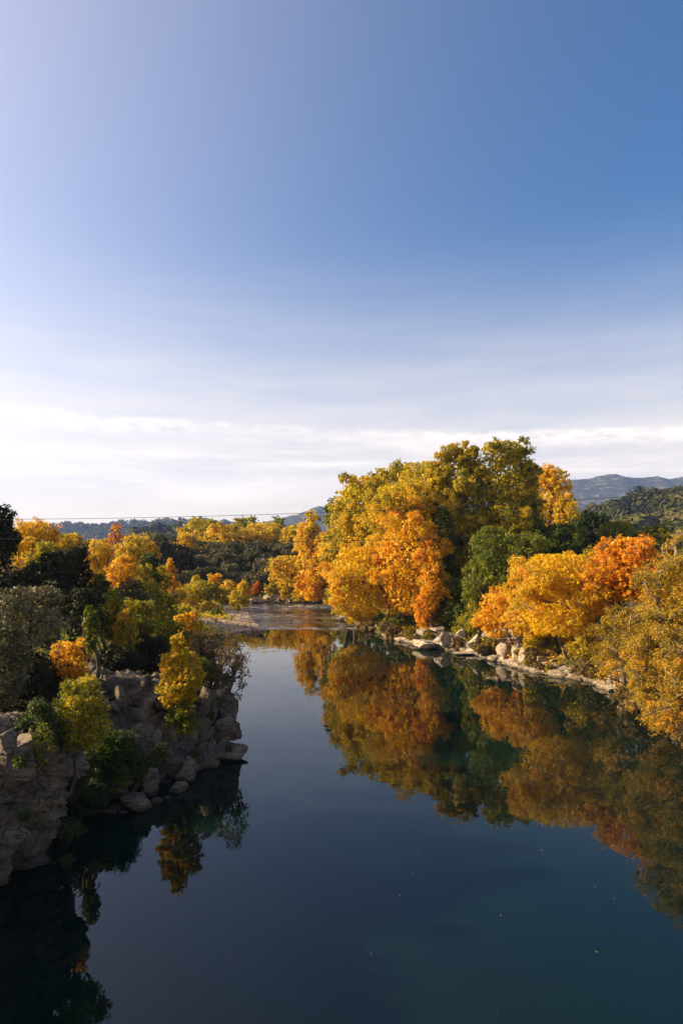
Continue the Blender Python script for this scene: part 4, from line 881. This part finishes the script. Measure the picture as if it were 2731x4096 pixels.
# ------------------------------------------------------------------ gravel, ground cover, floating leaves
def scatter_gravel():
    rng = np.random.default_rng(44); n = 9000
    y = rng.uniform(89, 122, n); xl = np.interp(y, LB[:, 1], LB[:, 0]); x = xl - rng.random(n) ** 1.3 * 15 + .2; z = ground_z(x, y)
    s = rng.uniform(.05, .17, n) * (1 + (rng.random(n) < .05) * 1.0)
    B = np.array([(1, 0, 0), (-1, 0, 0), (0, 1, 0), (0, -1, 0), (0, 0, 1), (0, 0, -1)], float); F = np.array([(0, 2, 4), (2, 1, 4), (1, 3, 4), (3, 0, 4), (2, 0, 5), (1, 2, 5), (3, 1, 5), (0, 3, 5)])
    V = B[None] * s[:, None, None] * rng.uniform(.7, 1.3, (n, 6, 1)) * np.array([1.1, .9, .62]); a = rng.random(n) * 6.28; c, sn = np.cos(a)[:, None], np.sin(a)[:, None]
    V = np.stack([V[:, :, 0] * c - V[:, :, 1] * sn, V[:, :, 0] * sn + V[:, :, 1] * c, V[:, :, 2]], -1) + np.stack([x, y, z + .02], 1)[:, None]
    Fa = (F[None] + 6 * np.arange(n)[:, None, None]).reshape(-1, 3)
    m = Mat('gravel'); at = m.n('ShaderNodeAttribute', attribute_name='tone')
    m.L.new(m.ramp(at.outputs['Fac'], [(0, (0.25, .18, .115)), (.6, (0.48, .36, .235)), (1, (.60, .48, .35))]), m.b.inputs['Base Color']); m.b.inputs['Roughness'].default_value = .9
    link('gravel', mesh_from('gravel', V.reshape(-1, 3), Fa, False, np.repeat(rng.random(n), 8)), m.m, kind='stuff')
scatter_gravel()
def ground_cover(name, n, region, size, mat, tone, spread, seed, tall=1.6):
    rng = np.random.default_rng(seed); x, y = region(rng, n); z = ground_z(x, y); k = z > .12; x, y, z = x[k], y[k], z[k]; n = len(x)
    d = rng.normal(size=(n, 3)); s = size * rng.uniform(.5, 1.5, n)
    V, F = leaf_quads(np.stack([x, y, z + rng.random(n) * s * tall], 1), d + np.array([0, 0, .3]), s, rng)
    t = np.clip(tone + spread * fbm(np.stack([x, y, x * 0], 1) * .35, 3, seed) + rng.normal(size=n) * spread * .5, 0, 1)
    link(name, mesh_from(name, V, F, False, t), mat, kind='stuff')
def left_land(rng, n):
    y = rng.uniform(22, 92, n); x = np.interp(y, LB[:, 1], LB[:, 0]) - cliff_S(y) * (y < 50) - rng.random(n) * 26; return x, y
def right_land(rng, n):
    y = rng.uniform(38, 128, n); x = np.interp(y, RB[:, 1], RB[:, 0]) + .7 + rng.random(n) ** 1.5 * 16; return x, y
def far_land(rng, n):
    return rng.uniform(-26, 2, n), rng.uniform(141.5, 156, n)
ground_cover('undergrowth', 26000, left_land, .22, M_LEAF, .25, .16, 61, 3.0)
ground_cover('leaf_litter', 26000, right_land, .20, M_LEAF, .48, .26, 62, 1.2)
ground_cover('meadow_grass', 9000, far_land, .38, M_LEAF, .20, .06, 63, .8)
ground_cover('bar_weeds', 5000, lambda rng, n: (np.interp(y := rng.uniform(104, 128, n), LB[:, 1], LB[:, 0]) - 4 - rng.random(n) * 16, y), .34, M_LEAF, .42, .10, 64, 1.2)
def floating():
    rng = np.random.default_rng(5); n = 46; q = rng.integers(0, 5, n); y = 16 + 26 * rng.random(n) ** 1.3; x = np.array([-3., 2.5, 5, 6.5, 9])[q] + np.sin(y * .22 + q) * 1.3 + rng.normal(size=n) * .5; s = rng.uniform(.03, .085, n)
    V, F = leaf_quads(np.stack([x, y, np.full(n, .012)], 1), np.tile([0., 0, 1], (n, 1)) + rng.normal(size=(n, 3)) * .06, s, rng)
    link('floating_leaves', mesh_from('floating_leaves', V, F, False, rng.uniform(.45, .8, n)), M_LEAF, kind='stuff')
floating()

# ------------------------------------------------------------------ cables and driftwood
def cable(label, pts, D0, D1, r):
    pxs = np.array([p[0] for p in pts], float) / 4; rows = np.array([p[1] for p in pts], float) / 4
    co = np.polyfit(pxs, rows, 2); q = np.linspace(-200, 900, 90); row = np.polyval(co, q)
    D = np.interp(q, [-200, 900], [D0, D1]); A = np.stack([(q - CX) * D / FPX, D, HC - (row - RH) * D / FPX], 1)
    V, F = [], []; tube(V, F, A, np.full(len(A), r), 8)
    m = bpy.data.materials.get('cable') or Mat('cable').m
    b = m.node_tree.nodes['Principled BSDF']; b.inputs['Base Color'].default_value = (.02, .02, .022, 1); b.inputs['Roughness'].default_value = .5
    link('overhead_cable', mesh_from('overhead_cable', np.concatenate(V), np.concatenate(F), True), m, label=label, category='cable', group='overhead cables across the river')
cable('upper thin black cable stretched across the sky above the river', [(0, 2077), (700, 2068), (1100, 2057), (1400, 2048), (1900, 2019), (2731, 1971)], 21, 18, .006)
cable('lower thin black cable crossing in front of the autumn trees', [(0, 2153), (700, 2169), (1100, 2168), (1400, 2163), (2000, 2141), (2731, 2106)], 21, 18, .006)
branch('dark dead branch jutting from the roots of the leaning tree over the water', [(622, 684, 56), (612, 679, 55.5), (604, 676, 55), (596, 674, 54.6), (584, 668, 54)], .10)
branch('pale bare bough reaching out of the gold bush at the right edge', [(700, 704, 40), (682, 706, 39.5), (668, 707, 39), (658, 710, 38.6), (644, 716, 38)], .07)
